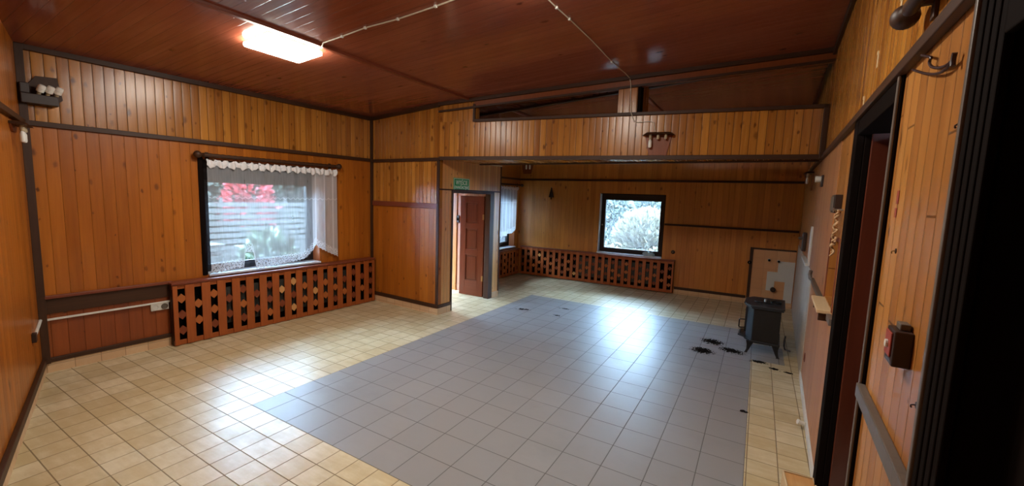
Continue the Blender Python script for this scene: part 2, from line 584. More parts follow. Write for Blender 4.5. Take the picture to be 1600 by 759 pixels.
def wall(name, fr, s0, s1, z0, z1, t, bands, mats, holes=()):
    """bands: list of (z_top, material index) upwards; holes: (s0, s1, z0, z1)"""
    mb = MB()
    S = sorted({s0, s1, *[h[0] for h in holes], *[h[1] for h in holes]})
    Z = sorted({z0, z1, *[b[0] for b in bands if z0 < b[0] < z1], *[h[2] for h in holes], *[h[3] for h in holes]})
    S = [s for s in S if s0 <= s <= s1]
    Z = [z for z in Z if z0 <= z <= z1]
    for a, b in zip(S, S[1:]):
        for c, d in zip(Z, Z[1:]):
            m = ((a + b) / 2, (c + d) / 2)
            if any(h[0] < m[0] < h[1] and h[2] < m[1] < h[3] for h in holes):
                continue
            mi = next((k for zt, k in bands if m[1] < zt), bands[-1][1])
            mb.box(a, b, -t, 0, c, d, mi, 'z')
    return struct(mb.build(name, mats, fr=fr))


tn = [0]
def trim(fr, boxes, mat, grain='auto', bevel=0.004, name=None):
    mb = MB()
    for b in boxes:
        mb.box(*b, grain=grain, shift=random.random() * 3)
    tn[0] += 1
    return struct(mb.build(name or 'trim_%d' % tn[0], mat, fr=fr, bevel=bevel))


# ------------------------------------------------------------------ floor and ceiling
mb = MB()
GX0, GX1, GY0, GY1 = -3.744, 0.062, 1.916, 7.25
XS = [-6.6, GX0, GX1, 0.42, 1.3]
YS = [-1.2, GY0, 5.90, 6.60, GY1, 10.0]
for i in range(4):
    for j in range(5):
        q = [(XS[i], YS[j]), (XS[i + 1], YS[j]), (XS[i + 1], YS[j + 1]), (XS[i], YS[j + 1])]
        grey = (i == 1 and 1 <= j <= 3) or (i == 2 and j == 2)
        mb.face([(x, y, 0) for x, y in q], q, 1 if grey else 0)
struct(mb.build('floor', [BEIGE, GREYT]))

mb = MB()
def cquad(pts, along_y):
    P = [(x, y, ceil_z(x)) for x, y in pts]
    mb.face(P, [((x, y) if along_y else (y, x)) for x, y in pts], 0)
yb = lambda x: 5.064 + (x + 4.30) * math.tan(0.14)
cquad([(-6.6, -1.2), (-6.6, yb(-6.6)), (1.3, yb(1.3)), (1.3, -1.2)], False)
cquad([(-6.6, yb(-6.6)), (-6.6, 6.03), (1.3, 6.03), (1.3, yb(1.3))], True)
cquad([(-6.6, 6.03), (-6.6, 10.0), (1.3, 10.0), (1.3, 6.03)], False)
struct(mb.build('ceiling', W_CEIL, recalc=False))
mb = MB()
q = [(-6.6, -1.2), (1.3, -1.2), (1.3, 10.0), (-6.6, 10.0)]
mb.face([(x, y, ceil_z(x) + 0.12) for x, y in q], q)
mb.face([(x, y, ceil_z(x) + 0.30) for x, y in q], q)
for i in range(4):
    a, b = q[i], q[(i + 1) % 4]
    mb.face([(a[0], a[1], ceil_z(a[0]) + .12), (b[0], b[1], ceil_z(b[0]) + .12), (b[0], b[1], ceil_z(b[0]) + .3), (a[0], a[1], ceil_z(a[0]) + .3)], [(0, 0)] * 4)
struct(mb.build('ceiling_roof', TRIM))

# ------------------------------------------------------------------ walls
RAIL = 2.45
LWIN = (ls(4.13), ls(2.58), 0.80, 2.27)
wall('wall_left', LW, ls(5.35), ls(0.95), 0, 3.7, 0.30, [(0.78, 1), (RAIL, 0), (9, 2)], [W_LO, W_DADO, W_UP],
     [LWIN])
wall('wall_near', NW, -0.25, 7.3, 0, 4.0, 0.25, [(9, 0)], [W_LO])
RD1 = (rs(2.26), rs(3.34), 0.0, 2.42)
RD2 = (rs(0.35), rs(1.28), 0.0, 2.30)
RNI = (rs(3.61), rs(4.15), 1.21, 1.68)
RPS = (rs(6.25), rs(6.95), 1.24, 1.68)
wall('wall_right', RW, rs(-1.2), rs(9.6), 0, 4.0, 0.30, [(RAIL, 0), (9, 1)], [W_RT, W_UP],
     [RD1, RD2, RNI])
FWIN = (fs(-1.71), fs(-3.12), 0.73, 2.06)
wall('wall_far', FW, fs(0.95), fs(-5.6), 0, 4.0, 0.30, [(9, 0)], [W_FAR], [FWIN])
RWIN = (rls(8.95), rls(8.02), 0.70, 2.10)
wall('wall_rear_left', RL, rls(9.4), rls(6.64), 0, 3.7, 0.30, [(9, 0)], [W_FAR], [RWIN])
# partition: lower panel of the lobby, and cladding above it
wall('wall_partition', PW, ps(-4.30), ps(-5.90), 0, 2.45, 0.08, [(1.70, 0), (9, 1)], [W_LO, W_UP])
# lobby side wall with its doorway
VD = (vs_(6.46), vs_(5.36), 0.0, 1.965)
wall('wall_lobby_side', VW, vs_(6.74), vs_(5.07), 0, 2.47, 0.09, [(9, 0)], [W_VEST], [VD])
LB = frame(-4.27, 6.66, PI)
wall('wall_lobby_back', LB, -0.02, 1.75, 0, 3.7, 0.09, [(9, 0)], [W_INNER])
# outer lobby wall with the open entrance the daylight comes through
LO = frame(-5.98, 5.2, -PI / 2)
wall('wall_lobby_outer', LO, -1.60, -0.05, 0, 3.7, 0.20, [(9, 0)], [W_INNER], [(-1.30, -0.25, 0.0, 2.0)])
# cream top plate of the lobby and its ceiling
mb = MB()
mb.prism([(-5.9, 5.16), (-4.32, 5.10), (-4.25, 6.72), (-5.9, 6.72)], 2.47, 2.50)
struct(mb.build('ceiling_lobby', PALEW))

# beam: boxed header from the lobby post to the right wall, open gap above it
x_end = 0.56
poly = [(-4.30, 5.064), (x_end, yb(x_end)), (x_end, 6.02), (-4.28, 6.02)]
mb = MB()
n = len(poly)
z0, z1 = 2.457, 3.005
mb.face([(x, y, z1) for x, y in poly], poly)
mb.face([(x, y, z0) for x, y in reversed(poly)], [(x, y) for x, y in reversed(poly)])
d = 0
for i in range(n):
    a, b = poly[i], poly[(i + 1) % n]
    L = math.dist(a, b)
    mb.face([(a[0], a[1], z0), (b[0], b[1], z0), (b[0], b[1], z1), (a[0], a[1], z1)], [(d, z0), (d + L, z0), (d + L, z1), (d, z1)])
    d += L
struct(mb.build('wall_beam', W_UP))
# cladding left of the gap, right up to the ceiling, and the post in the gap
mb = MB()
def skew(mb, x0, x1, zlo, zhi0, zhi1, y_of, th, mat=0):
    a, b = (x0, y_of(x0)), (x1, y_of(x1))
    P = [(a[0], a[1]), (b[0], b[1]), (b[0], b[1] + th), (a[0], a[1] + th)]
    zh = [zhi0, zhi1, zhi1, zhi0]
    zl = [zlo] * 4 if not isinstance(zlo, tuple) else [zlo[0], zlo[1], zlo[1], zlo[0]]
    mb.face([(*P[k], zl[k]) for k in (3, 2, 1, 0)], [P[k] for k in (3, 2, 1, 0)], mat)
    mb.face([(*P[k], zh[k]) for k in range(4)], [P[k] for k in range(4)], mat)
    for i in range(4):
        j = (i + 1) % 4
        ua, ub = (x0, x1) if i in (0, 2) else (0, th)
        mb.face([(*P[i], zl[i]), (*P[j], zl[j]), (*P[j], zh[j]), (*P[i], zh[i])], [(ua, zl[i]), (ub, zl[j]), (ub, zh[j]), (ua, zh[i])], mat)
ypw = lambda x: 5.064 - (x + 4.30) * math.tan(0.04)
skew(mb, -5.90, -4.30, 2.45, ceil_z(-5.9) + .03, ceil_z(-4.3) + .03, ypw, 0.10)
skew(mb, -4.30, -3.70, 3.005, ceil_z(-4.3) + .03, ceil_z(-3.7) + .03, yb, 0.10)
struct(mb.build('wall_partition_upper', W_UP))
mb = MB()
skew(mb, -1.675, -1.44, 3.005, ceil_z(-1.675) + .02, ceil_z(-1.44) + .02, yb, 0.58)
struct(mb.build('wall_gap_post', W_UP))
# header strip under the ceiling above the gap
mb = MB()
skew(mb, -3.72, 0.60, (ceil_z(-3.72) - 0.125, ceil_z(0.60) - 0.125), ceil_z(-3.72) + .02, ceil_z(0.60) + .02, lambda x: yb(x) - 0.01, 0.10)
struct(mb.build('trim_header', HEADW))

# ------------------------------------------------------------------ trims
# left wall: rail, ceiling strip, ledge, base rail, corner posts
trim(LW, [(ls(5.12), ls(1.12), 0, 0.030, 2.435, 2.485)], TRIM)
mb = MB()
trim(LW, [(ls(5.13), ls(1.08), 0, 0.04, 3.125, 3.185)], TRIM)
trim(LW, [(ls(2.20), ls(1.12), 0, 0.050, 0.755, 0.785)], TRIM_RED)
trim(LW, [(ls(2.20), ls(1.12), 0, 0.020, 0.60, 0.755)], TRIM)
trim(LW, [(ls(2.20), ls(1.12), 0, 0.028, 0.105, 0.150)], TRIM)
trim(LW, [(ls(1.175), ls(1.115), 0, 0.05, 0.1, 3.17)], TRIM)
trim(LW, [(ls(5.125), ls(5.085), 0, 0.04, 0.1, 3.17)], TRIM)
o = trim(LW, [(ls(2.20), ls(1.12), 0, 0.016, 0, 0.105)], CREAM, bevel=0, name='baseboard_left')
# near wall
trim(NW, [(0.02, 7.2, 0, 0.035, 2.435, 2.485)], TRIM)
trim(NW, [(0.02, 7.2, 0, 0.030, 0.10, 0.165)], TRIM)
trim(NW, [(0.02, 7.2, 0, 0.018, 0, 0.10)], CREAM, bevel=0, name='baseboard_near')
# lobby front panel
trim(PW, [(ps(-4.28), ps(-5.87), 0, 0.030, 2.425, 2.475)], TRIM)
trim(PW, [(ps(-4.32), ps(-5.87), 0, 0.022, 1.690, 1.770)], TRIM_RED)
trim(PW, [(ps(-4.32), ps(-5.87), 0, 0.026, 0.105, 0.165)], TRIM)
trim(PW, [(ps(-4.285), ps(-5.87), 0, 0.018, 0, 0.105)], CREAM, bevel=0, name='baseboard_partition')
trim(PW, [(ps(-4.285), ps(-4.335), 0, 0.022, 0.105, 2.425)], TRIM)
trim(VW, [(vs_(5.36), vs_(5.06), 0, 0.016, 0, 0.105)], CREAM, bevel=0, name='baseboard_lobby_left')
trim(VW, [(vs_(6.74), vs_(6.54), 0, 0.016, 0, 0.105)], CREAM, bevel=0, name='baseboard_lobby_right')
trim(VW, [(vs_(5.36), vs_(5.06), 0, 0.022, 0.105, 0.160)], TRIM)
# doorway casing of the lobby
trim(VW, [(vs_(5.40), vs_(5.355), -0.10, 0.012, 0.0, 1.99), (vs_(6.54), vs_(6.42), -0.10, 0.010, 0.0, 1.96),
          (vs_(6.54), vs_(5.355), -0.10, 0.010, 1.945, 1.985)], TRIM)
trim(VW, [(vs_(6.75), vs_(5.07), 0, 0.012, 1.985, 2.005)], TRIM)
trim(VW, [(vs_(6.76), vs_(6.735), -0.09, 0.012, 0.1, 2.47)], TRIM)
trim(VW, [(vs_(6.76), vs_(5.36), -0.09, 0.02, 2.462, 2.486)], PALEW)
# beam
trim(BW, [(bs(0.545), bs(-4.30), 0, 0.028, 2.437, 2.490)], TRIM)
trim(BW, [(bs(0.545), bs(-3.70), -0.02, 0.030, 2.985, 3.025)], TRIM)
trim(BW, [(bs(0.555), bs(0.505), 0, 0.030, 2.44, 3.025)], TRIM)
trim(BW, [(bs(-3.70), bs(-3.735), -0.05, 0.025, 2.99, 3.24)], TRIM)
trim(None or Matrix.Identity(4), [(-4.2, 0.6, 5.985, 6.035, 2.435, 2.475)], TRIM)
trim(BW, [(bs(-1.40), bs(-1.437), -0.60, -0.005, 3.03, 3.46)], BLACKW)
# sloping dark strip along the joint of ceiling and partition, and the far ceiling strip
def slope_bar(x0, x1, y_of, w, th, mat, name=None, dz=0.0):
    mb = MB()
    a, b = y_of(x0), y_of(x1)
    P = []
    for x, y in ((x0, a), (x1, b)):
        for dy in (-w / 2, w / 2):
            for z in (ceil_z(x) - th - dz, ceil_z(x) - dz + 0.004):
                P.append((x, y + dy, z))
    for q in ((0, 1, 3, 2), (4, 6, 7, 5), (0, 4, 5, 1), (2, 3, 7, 6), (0, 2, 6, 4), (1, 5, 7, 3)):
        mb.face([P[i] for i in q], [(P[i][1] + P[i][2], P[i][0]) for i in q])
    tn[0] += 1
    return struct(mb.build(name or 'trim_%d' % tn[0], mat))
slope_bar(-5.86, -4.30, lambda x: ypw(x) - 0.02, 0.04, 0.055, TRIM)
slope_bar(-4.30, 0.56, lambda x: yb(x) - 0.035, 0.05, 0.045, TRIM)
slope_bar(-4.30, 0.58, lambda x: yb(x) - 0.022, 0.03, 0.022, TRIM, dz=0.118)
slope_bar(-5.86, 0.60, lambda x: 6.03, 0.06, 0.030, TRIM)
# ceiling cover strips running away from the camera
def ceil_strip(x, y0, y1, w, th, mat=TRIM_RED):
    mb = MB()
    mb.box(x - w / 2, x + w / 2, y0, y1, ceil_z(x) - th, ceil_z(x) + 0.01)
    tn[0] += 1
    return struct(mb.build('trim_%d' % tn[0], mat, bevel=0.004))
ceil_strip(-3.80, -0.6, yb(-3.8) - .02, 0.055, 0.022)
ceil_strip(-3.63, 6.06, 9.2, 0.05, 0.022)
ceil_strip(-1.60, 6.06, 9.25, 0.05, 0.022)
# far wall rails
trim(FW, [(fs(0.66), fs(-5.16), 0, 0.028, 2.325, 2.368)], TRIM)
trim(FW, [(fs(0.66), fs(-1.70), 0, 0.026, 1.425, 1.465)], TRIM)
trim(FW, [(fs(-0.10), fs(-1.42), 0, 0.024, 0.095, 0.150)], TRIM)
trim(FW, [(fs(0.66), fs(-1.42), 0, 0.016, 0, 0.095)], CREAM, bevel=0, name='baseboard_far')
trim(RL, [(rls(9.15), rls(6.76), 0, 0.028, 2.325, 2.368)], TRIM)
# right wall rails
trim(RW, [(rs(-0.9), rs(9.25), 0, 0.032, 2.440, 2.475), (rs(-0.9), rs(9.25), 0, 0.020, 2.475, 2.505)], TRIM)
trim(RW, [(rs(2.23), rs(1.415), 0, 0.030, 1.125, 1.185)], GREYR)
trim(RW, [(rs(5.30), rs(4.22), 0, 0.030, 1.140, 1.185)], GREYR)
trim(RW, [(rs(3.58), rs(3.40), 0, 0.030, 1.140, 1.185)], GREYR)
trim(RW, [(rs(5.60), rs(3.42), 0, 0.016, 0, 0.085)], WTRIM, name='baseboard_right')
trim(RW, [(rs(9.25), rs(5.55), 0, 0.012, 0, 1.215)], DIRTYW, bevel=0)
trim(RW, [(rs(5.55), rs(3.42), 0, 0.004, 0.085, 1.14), (rs(6.05), rs(4.155), 0, 0.004, 1.19, 2.44)], W_PALE, grain='z', bevel=0)
trim(RW, [(rs(7.05), rs(6.12), 0, 0.05, 1.205, 1.235)], WTRIM)
trim(RW, [(rs(6.30), rs(6.16), 0, 0.020, 1.235, 1.68)], WTRIM)
trim(RW, [(rs(9.25), rs(-0.9), 0, 0.03, 3.535, 3.60)], TRIM)

# ------------------------------------------------------------------ windows
def window(name, fr, hole, depth, fw, top_extra=0.0, reveal=ORANGE, handle=True, left_reveal=None, glass=None):
    s0, s1, z0, z1 = hole
    mb = MB()
    d0, d1 = -depth - 0.07, -depth
    zt = z1 - top_extra
    mb.box(s0, s1, d0, d1, z0, z0 + fw)
    mb.box(s0, s1, d0, d1, zt - fw, z1)
    mb.box(s0, s0 + fw, d0, d1, z0 + fw, zt - fw)
    mb.box(s1 - fw, s1, d0, d1, z0 + fw, zt - fw)
    root = struct(mb.build(name, DARKF, fr=fr, bevel=0.006))
    # sash
    m2 = MB()
    e = 0.035
    a, b, c, d = s0 + fw, s1 - fw, z0 + fw, zt - fw
    m2.box(a, b, d0 + .01, d1 + 0.012, c, c + e).box(a, b, d0 + .01, d1 + 0.012, d - e, d)
    m2.box(a, a + e, d0 + .01, d1 + 0.012, c + e, d - e).box(b - e, b, d0 + .01, d1 + 0.012, c + e, d - e)
    sash = m2.build('window_sash', DARKF, root, bevel=0.004)
    m3 = MB()
    m3.box(a + e * .5, b - e * .5, d0 + 0.03, d0 + 0.036, c + e * .5, d - e * .5)
    m3.build('window_pane', glass or GLASS, sash)
    # reveal boards
    m4 = MB()
    t = 0.012
    m4.box(s0, s0 + t, -depth, 0.0, z0, z1)
    m4.box(s0 + t, s1 - t, -depth, 0.0, z1 - t, z1)
    m4.build('window_reveal', reveal, root)
    m4 = MB()
    m4.box(s1 - t, s1, -depth, 0.0, z0, z1)
    m4.build('window_reveal', left_reveal or reveal, root)
    if handle:
        m5 = MB()
        m5.box(a + e * .3, a + e * .7, d1 + .012, d1 + .03, (c + d) / 2 - .03, (c + d) / 2 + .03)
        m5.box(a + e * .25, a + e * .75, d1 + .03, d1 + .045, (c + d) / 2 - .10, (c + d) / 2 + .01)
        m5.build('window_handle', STEEL, sash, bevel=0.003)
    return root

w1 = window('window_1', LW, LWIN, 0.17, 0.075, 0.19, ORANGE, False, BLACKW, LOW_HAZE)
mb = MB()
mb.box(LWIN[0] + .012, LWIN[1] - .012, -0.17, 0.045, 0.785, 0.812)
mb.build('window_sill', SILLW, w1, bevel=0.005)
trim(LW, [(LWIN[1], LWIN[1] + 0.05, 0, 0.012, 0.80, 2.30)], BLACKW)
w3 = window('window_3', FW, FWIN, 0.12, 0.075, 0.03, BLACKW, True, SILLW)
mb = MB()
mb.box(FWIN[0], FWIN[1], -0.12, 0.055, 0.715, 0.742)
mb.build('window_sill', SILLW, w3, bevel=0.005)
m5 = MB()
m5.lathe([(0.0, 0), (0.018, 0.002), (0.018, 0.02), (0.0, 0.024)], (FWIN[1] - 0.05, -0.118, 1.35), (0, 1, 0), 12)
m5.build('window_latch', STEEL, w3, smooth=True)
w2 = window('window_2', RL, RWIN, 0.15, 0.07, 0.05, ORANGE, False)
mb = MB()
mb.box(RWIN[0], RWIN[1], -0.15, 0.05, 0.675, 0.705)
mb.build('window_sill', SILLW, w2, bevel=0.005)

# ------------------------------------------------------------------ curtains and rods
def curtain(name, label, fr, pos, length, top, hem_of, mat_of, fold, amp, group, dis, seed, ruffle_h=0.075, off_of=None):
    """local x along the rod (0..length), z measured from the floor"""
    rnd = random.Random(seed)
    root = thing(name, label, 'curtain', at(fr, pos, 0, 0), group)
    nx, nz = 260, 40
    ph = [rnd.uniform(0, 6.28) for _ in range(4)]
    def dd(x, k):
        w = 0.45 + 0.55 * k
        return dis + amp * w * (math.sin(x * fold + ph[0]) * .6 + math.sin(x * fold * 1.63 + ph[1]) * .4 + 0.4 * math.sin(x * fold * 0.37 + ph[2])) + (off_of(x) if off_of else 0.0)
    parts = {}
    for i in range(nx):
        x0, x1 = length * i / nx, length * (i + 1) / nx
        key = mat_of((x0 + x1) / 2)
        mb = parts.setdefault(key, MB())
        h0, h1 = hem_of(x0), hem_of(x1)
        for j in range(nz):
            a, b = j / nz, (j + 1) / nz
            P = [(x0, h0 + (top - h0) * a), (x1, h1 + (top - h1) * a), (x1, h1 + (top - h1) * b), (x0, h0 + (top - h0) * b)]
            ks = (1 - a, 1 - a, 1 - b, 1 - b)
            mb.face([(p[0], dd(p[0], k), p[1]) for p, k in zip(P, ks)],
                    [(p[0], p[1] - (h0 if q in (0, 3) else h1)) for q, p in enumerate(P)])
    for key, mb in parts.items():
        o = mb.build('lace_cloth' if key is LACE else 'lace_border', key, root, smooth=True, recalc=False)
    # gathered heading
    mb = MB()
    n = 220
    prev = None
    for i in range(n + 1):
        x = -0.01 + (length + 0.02) * i / n
        y = dis + 0.012 * math.sin(x * 85) + 0.008 * math.sin(x * 47 + 1)
        zt = top + 0.008 + 0.010 * math.sin(x * 61) + 0.005 * math.sin(x * 131)
        zb = top - ruffle_h + 0.016 * math.sin(x * 52 + 2) + 0.006 * math.sin(x * 117)
        cur = [(x, y + 0.020, zb), (x, y + 0.028, (zb + zt) / 2), (x, y + 0.004, zt)]
        if prev:
            for k in range(2):
                mb.face([prev[k], cur[k], cur[k + 1], prev[k + 1]], [(x, k), (x + .01, k), (x + .01, k + 1), (x, k + 1)])
        prev = cur
    mb.build('gathered_heading', RUFFLE, root, smooth=True, recalc=False)
    k = max(6, int(length / 0.14))
    hk = MB().box(-.004, .004, dis - .003, dis + .003, top - 0.004, top + 0.030).build('curtain_hook', BRASS, root)
    for i in range(k):
        o = hk if i == 0 else hk.copy()
        if i:
            C.objects.link(o)
            o.parent = root
        o.location = (length * (i + .5) / k, 0, 0)
    return root


def rod(name, label, mat, length, r, group, z, dist=0.075, ends=(True, True)):
    """turned rod along local x from 0 to length"""
    root = thing(name, label, 'curtain rod', mat, group)
    mb = MB()
    prof = [(0.0, 0)]
    k = int(length / 0.035)
    for i in range(k + 1):
        t = length * i / k
        prof.append((r * (1.0 + 0.22 * (i % 2)), t))
    prof.append((0.0, length))
    mb.lathe(prof, (0, dist, z), (1, 0, 0), 12)
    mb.build('pole', TRIM, root, smooth=True)
    for x, sgn, on in ((0, -1, ends[0]), (length, 1, ends[1])):
        if not on:
            continue
        mb = MB()
        R_ = r * 2.1
        prof = [(r * 0.9, 0), (r * 1.3, 0.008), (r * 0.8, 0.018)]
        for i in range(9):
            a = -PI / 2 + 0.35 + (PI - 0.35) * i / 8
            prof.append((R_ * math.cos(a), 0.018 + R_ + R_ * math.sin(a)))
        mb.lathe(prof, (x, dist, z), (sgn, 0, 0), 16)
        mb.build('finial', TRIM, root, smooth=True)
    for x in (0.06, length - 0.06):
        mb = MB()
        mb.box(x - .012, x + .012, 0.0, dist, z - .012, z + .012)
        mb.box(x - .02, x + .02, 0.0, 0.012, z - .06, z + .04)
        mb.build('bracket', TRIM, root, bevel=0.003)
    return root

lp = ls(4.385)
def hem1(x):
    y = 4.385 - x                         # world y of this spot
    sc = 0.016 * abs(math.sin(x * 60.0))
    if y < 2.98:
        h = 0.825 + 0.03 * max(0, (y - 2.72) / 0.26)
    elif y < 3.13:
        k = min(1, min(y - 2.98, 3.13 - y) / 0.03)
        return 0.855 + 0.20 * k
    elif y < 3.75:
        h = 0.805 + (y - 3.13) * 0.09
    elif y < 4.03:
        k = (y - 3.75) / 0.28
        h = 0.86 + 0.02 * k + 0.21 * k * k
    else:
        k = (y - 4.03) / 0.35
        h = 1.06 - 0.20 * k ** 0.8
    return h + sc
curtain('lace_curtain', 'wide white lace curtain with scalloped hem hanging over the large left window', LW, lp, 1.785, 2.235, hem1,
        lambda x: LACE2 if x < 0.42 else LACE, 26, 0.012, 'lace curtains', 0.075, 3)
rod('curtain_rod', 'turned dark wooden curtain rod above the large left window', at(LW, ls(4.37), 0, 0), 1.80, 0.021, 'turned curtain rods', 2.300)

def hem2(x):
    y = 8.93 - x
    h = 1.03 if y > 8.5 else 0.98
    h += 0.10 * max(0, (y - 8.7) / 0.23)
    return h + 0.014 * abs(math.sin(x * 55))
curtain('lace_curtain', 'narrow white lace curtain beside the lobby, in the back left corner', RL, rls(8.92), 0.93, 2.14, hem2,
        lambda x: LACE2, 30, 0.014, 'lace curtains', 0.07, 5, 0.05)
rod('curtain_rod', 'short dark wooden curtain rod in the back left corner above the narrow curtain', at(RL, rls(9.06), 0, 0), 1.10, 0.018, 'turned curtain rods', 2.20)
rod('curtain_rod', 'dark turned curtain rod with round finial just above the right wall rail', at(RW, rs(1.30), 0, 0), 0.66, 0.020, 'turned curtain rods', 2.590, 0.058)

# ------------------------------------------------------------------ radiator covers
def diamond_mesh(r, th):
    mb = MB()
    pts = [(r, 0), (0, r), (-r, 0), (0, -r)]
    mb.face([(x, th, z) for x, z in pts], [(x, z) for x, z in pts])
    mb.face([(x, 0, z) for x, z in reversed(pts)], [(x, z) for x, z in reversed(pts)])
    for i in range(4):
        a, b = pts[i], pts[(i + 1) % 4]
        mb.face([(a[0], 0, a[1]), (b[0], 0, b[1]), (b[0], th, b[1]), (a[0], th, a[1])], [(0, 0), (.1, 0), (.1, th), (0, th)])
    return mb

def lattice(label, fr, s0, s1, dep, z0, z1, gaps, slat_w, mat, r, pale=(), shelf=True, sides=(True, True), top_out=0.02):
    root = thing('radiator_cover', label, 'radiator cover', at(fr, s0, 0, 0), 'slatted radiator covers')
    L = s1 - s0
    f = MB()
    f.box(0, L, dep - 0.03, dep - 0.008, z1 - 0.075, z1 - 0.02)
    f.box(0, L, dep - 0.03, dep - 0.008, z0, z0 + 0.06)
    f.build('frame', mat, root, bevel=0.003)
    if shelf:
        t = MB()
        t.box(-0.01, L + 0.01, 0.002, dep + top_out, z1 - 0.02, z1 + 0.008)
        t.build('top_shelf', TRIM_RED, root, bevel=0.004)
    for on, x in zip(sides, (0, L)):
        if on:
            t = MB()
            t.box(x - (0.0 if x == 0 else .022), x + (0.022 if x == 0 else 0), 0.002, dep - 0.03, z0, z1 - 0.02)
            t.build('side_board', TRIM, root)
    bk = MB()  # near-black sheet added to paint the shade of the recess behind the slats
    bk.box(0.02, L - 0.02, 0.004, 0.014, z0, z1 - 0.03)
    bk.build('recess_shade_sheet', BLACKW, root)
    s = MB()
    p = L / gaps
    for i in range(gaps + 1):
        c = i * p
        a, b = max(0, c - slat_w / 2), min(L, c + slat_w / 2)
        s.box(a, b, dep - 0.008, dep + 0.010, z0 + 0.005, z1 - 0.028, shift=random.random() * 5)
    s.build('slats', mat, root, bevel=0.003)
    proto = {}
    k = 0
    H = z1 - z0
    for i in range(gaps):
        zs = [0.24, 0.49, 0.75] if i % 2 == 0 else [0.36, 0.63]
        for j, q in enumerate(zs):
            mi = 2 if (i, j) in pale else (1 if random.random() < 0.35 else 0)
            if mi not in proto:
                o = diamond_mesh(r, 0.014).build('diamond', DIAM[mi], root)
                proto[mi] = o
            else:
                o = proto[mi].copy()
                C.objects.link(o)
                o.parent = root
            o.location = ((i + 0.5) * p, dep - 0.007, z0 + H * q)
            k += 1
    return root

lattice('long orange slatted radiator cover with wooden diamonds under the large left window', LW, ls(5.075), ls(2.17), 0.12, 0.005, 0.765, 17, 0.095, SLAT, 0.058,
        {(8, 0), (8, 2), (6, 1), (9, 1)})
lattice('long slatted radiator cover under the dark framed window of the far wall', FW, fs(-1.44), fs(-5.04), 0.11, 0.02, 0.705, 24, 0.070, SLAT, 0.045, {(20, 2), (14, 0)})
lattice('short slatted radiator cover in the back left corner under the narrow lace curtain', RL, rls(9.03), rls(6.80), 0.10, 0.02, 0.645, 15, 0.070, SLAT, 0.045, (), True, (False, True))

def radiator(label, fr, s0, s1, z0, z1):
    root = thing('radiator', label, 'radiator', at(fr, s0, 0, 0), 'panel radiators behind the covers')
    mb = MB()
    L = s1 - s0
    mb.box(0, L, 0.045, 0.06, z0, z1)
    k = int(L / 0.06)
    for i in range(k):
        x = L * (i + .5) / k
        mb.box(x - .018, x + .018, 0.06, 0.068, z0 + .03, z1 - .03)
    mb.build('panel', RADI, root, bevel=0.004)
    for x in (0.15, L - 0.15):
        b = MB()
        b.box(x - .015, x + .015, 0.022, 0.045, z0 + .08, z1 - .08)
        b.build('wall_bracket', STEEL, root)
    return root
radiator('grey green panel radiator behind the slats of the long left cover', LW, ls(4.6), ls(2.7), 0.14, 0.62)
radiator('grey green panel radiator behind the slats of the far wall cover', FW, fs(-1.75), fs(-3.6), 0.14, 0.58)

# ------------------------------------------------------------------ ceiling lights
def ceiling_light(label, x, y, w, l, mat):
    z = ceil_z(x)
    root = thing('ceiling_light', label, 'ceiling light', Matrix.Translation((x, y, z)) @ Matrix.Rotation(-math.atan(0.0655), 4, 'Y'), 'flush ceiling lights')
    f = MB()
    f.box(-w / 2 + .03, w / 2 - .03, -l / 2 + .03, l / 2 - .03, -0.018, -0.001)
    f.build('frame', PLASTIC, root, bevel=0.008)
    g = MB()
    g.box(-w / 2, w / 2, -l / 2, l / 2, -0.066, -0.018)
    g.build('diffuser', mat, root, bevel=0.022)
    return root
ceiling_light('glowing white rectangular flush light on the dark ceiling, left of the cover strip', -4.08, 2.50, 0.40, 0.56, LAMPG)
ceiling_light('second flush ceiling light where the cable leads, nearer the middle of the room', -1.45, 2.45, 0.40, 0.56, LAMPG2)

# ------------------------------------------------------------------ lobby door, sign
root = thing('door_leaf', 'red brown three panel door leaf standing open inside the lobby', 'door', Matrix.Translation((-4.385, 6.44, 0.0)))
root['kind'] = 'structure'
root.name = 'door_1'
f = MB()
LWD, HT, TH = 0.545, 1.905, 0.042
X = lambda t: -t * LWD
rails = [0.0, 0.16, 0.66, 0.745, 1.12, 1.205, 1.765, HT]
f.box(-0.125, 0, 0, TH, 0.01, HT)
f.box(-LWD, -LWD + 0.125, 0, TH, 0.01, HT)
for a, b in ((0.01, 0.29), (0.80, 0.885), (1.30, 1.385), (1.79, HT)):
    f.box(-LWD + .125, -.125, 0, TH, a, b)
f.build('door_frame', DOORW, root, bevel=0.004)
for a, b in ((0.29, 0.80), (0.885, 1.30), (1.385, 1.79)):
    p_ = MB()
    p_.box(-LWD + .125, -.125, 0.016, TH - 0.016, a, b)
    p_.box(-LWD + .165, -.165, 0.008, TH - 0.008, a + .04, b - .04)
    dp_ = p_.build('door_panel', DOORP, root, bevel=0.004)
    m_ = MB()
    for q in ((-LWD + .125, -LWD + .14, a, b), (-.14, -.125, a, b), (-LWD + .14, -.14, a, a + .015), (-LWD + .14, -.14, b - .015, b)):
        m_.box(q[0], q[1], -0.004, 0.012, q[2], q[3])
    m_.build('panel_moulding', DOORW, dp_, bevel=0.003)
for z in (0.36, 1.52):
    h = MB()
    h.box(-0.002, 0.012, -0.012, 0.006, z - .05, z + .05)
    h.box(-0.03, 0.002, -0.003, 0.001, z - .05, z + .05)
    h.build('hinge', BRASS, root)

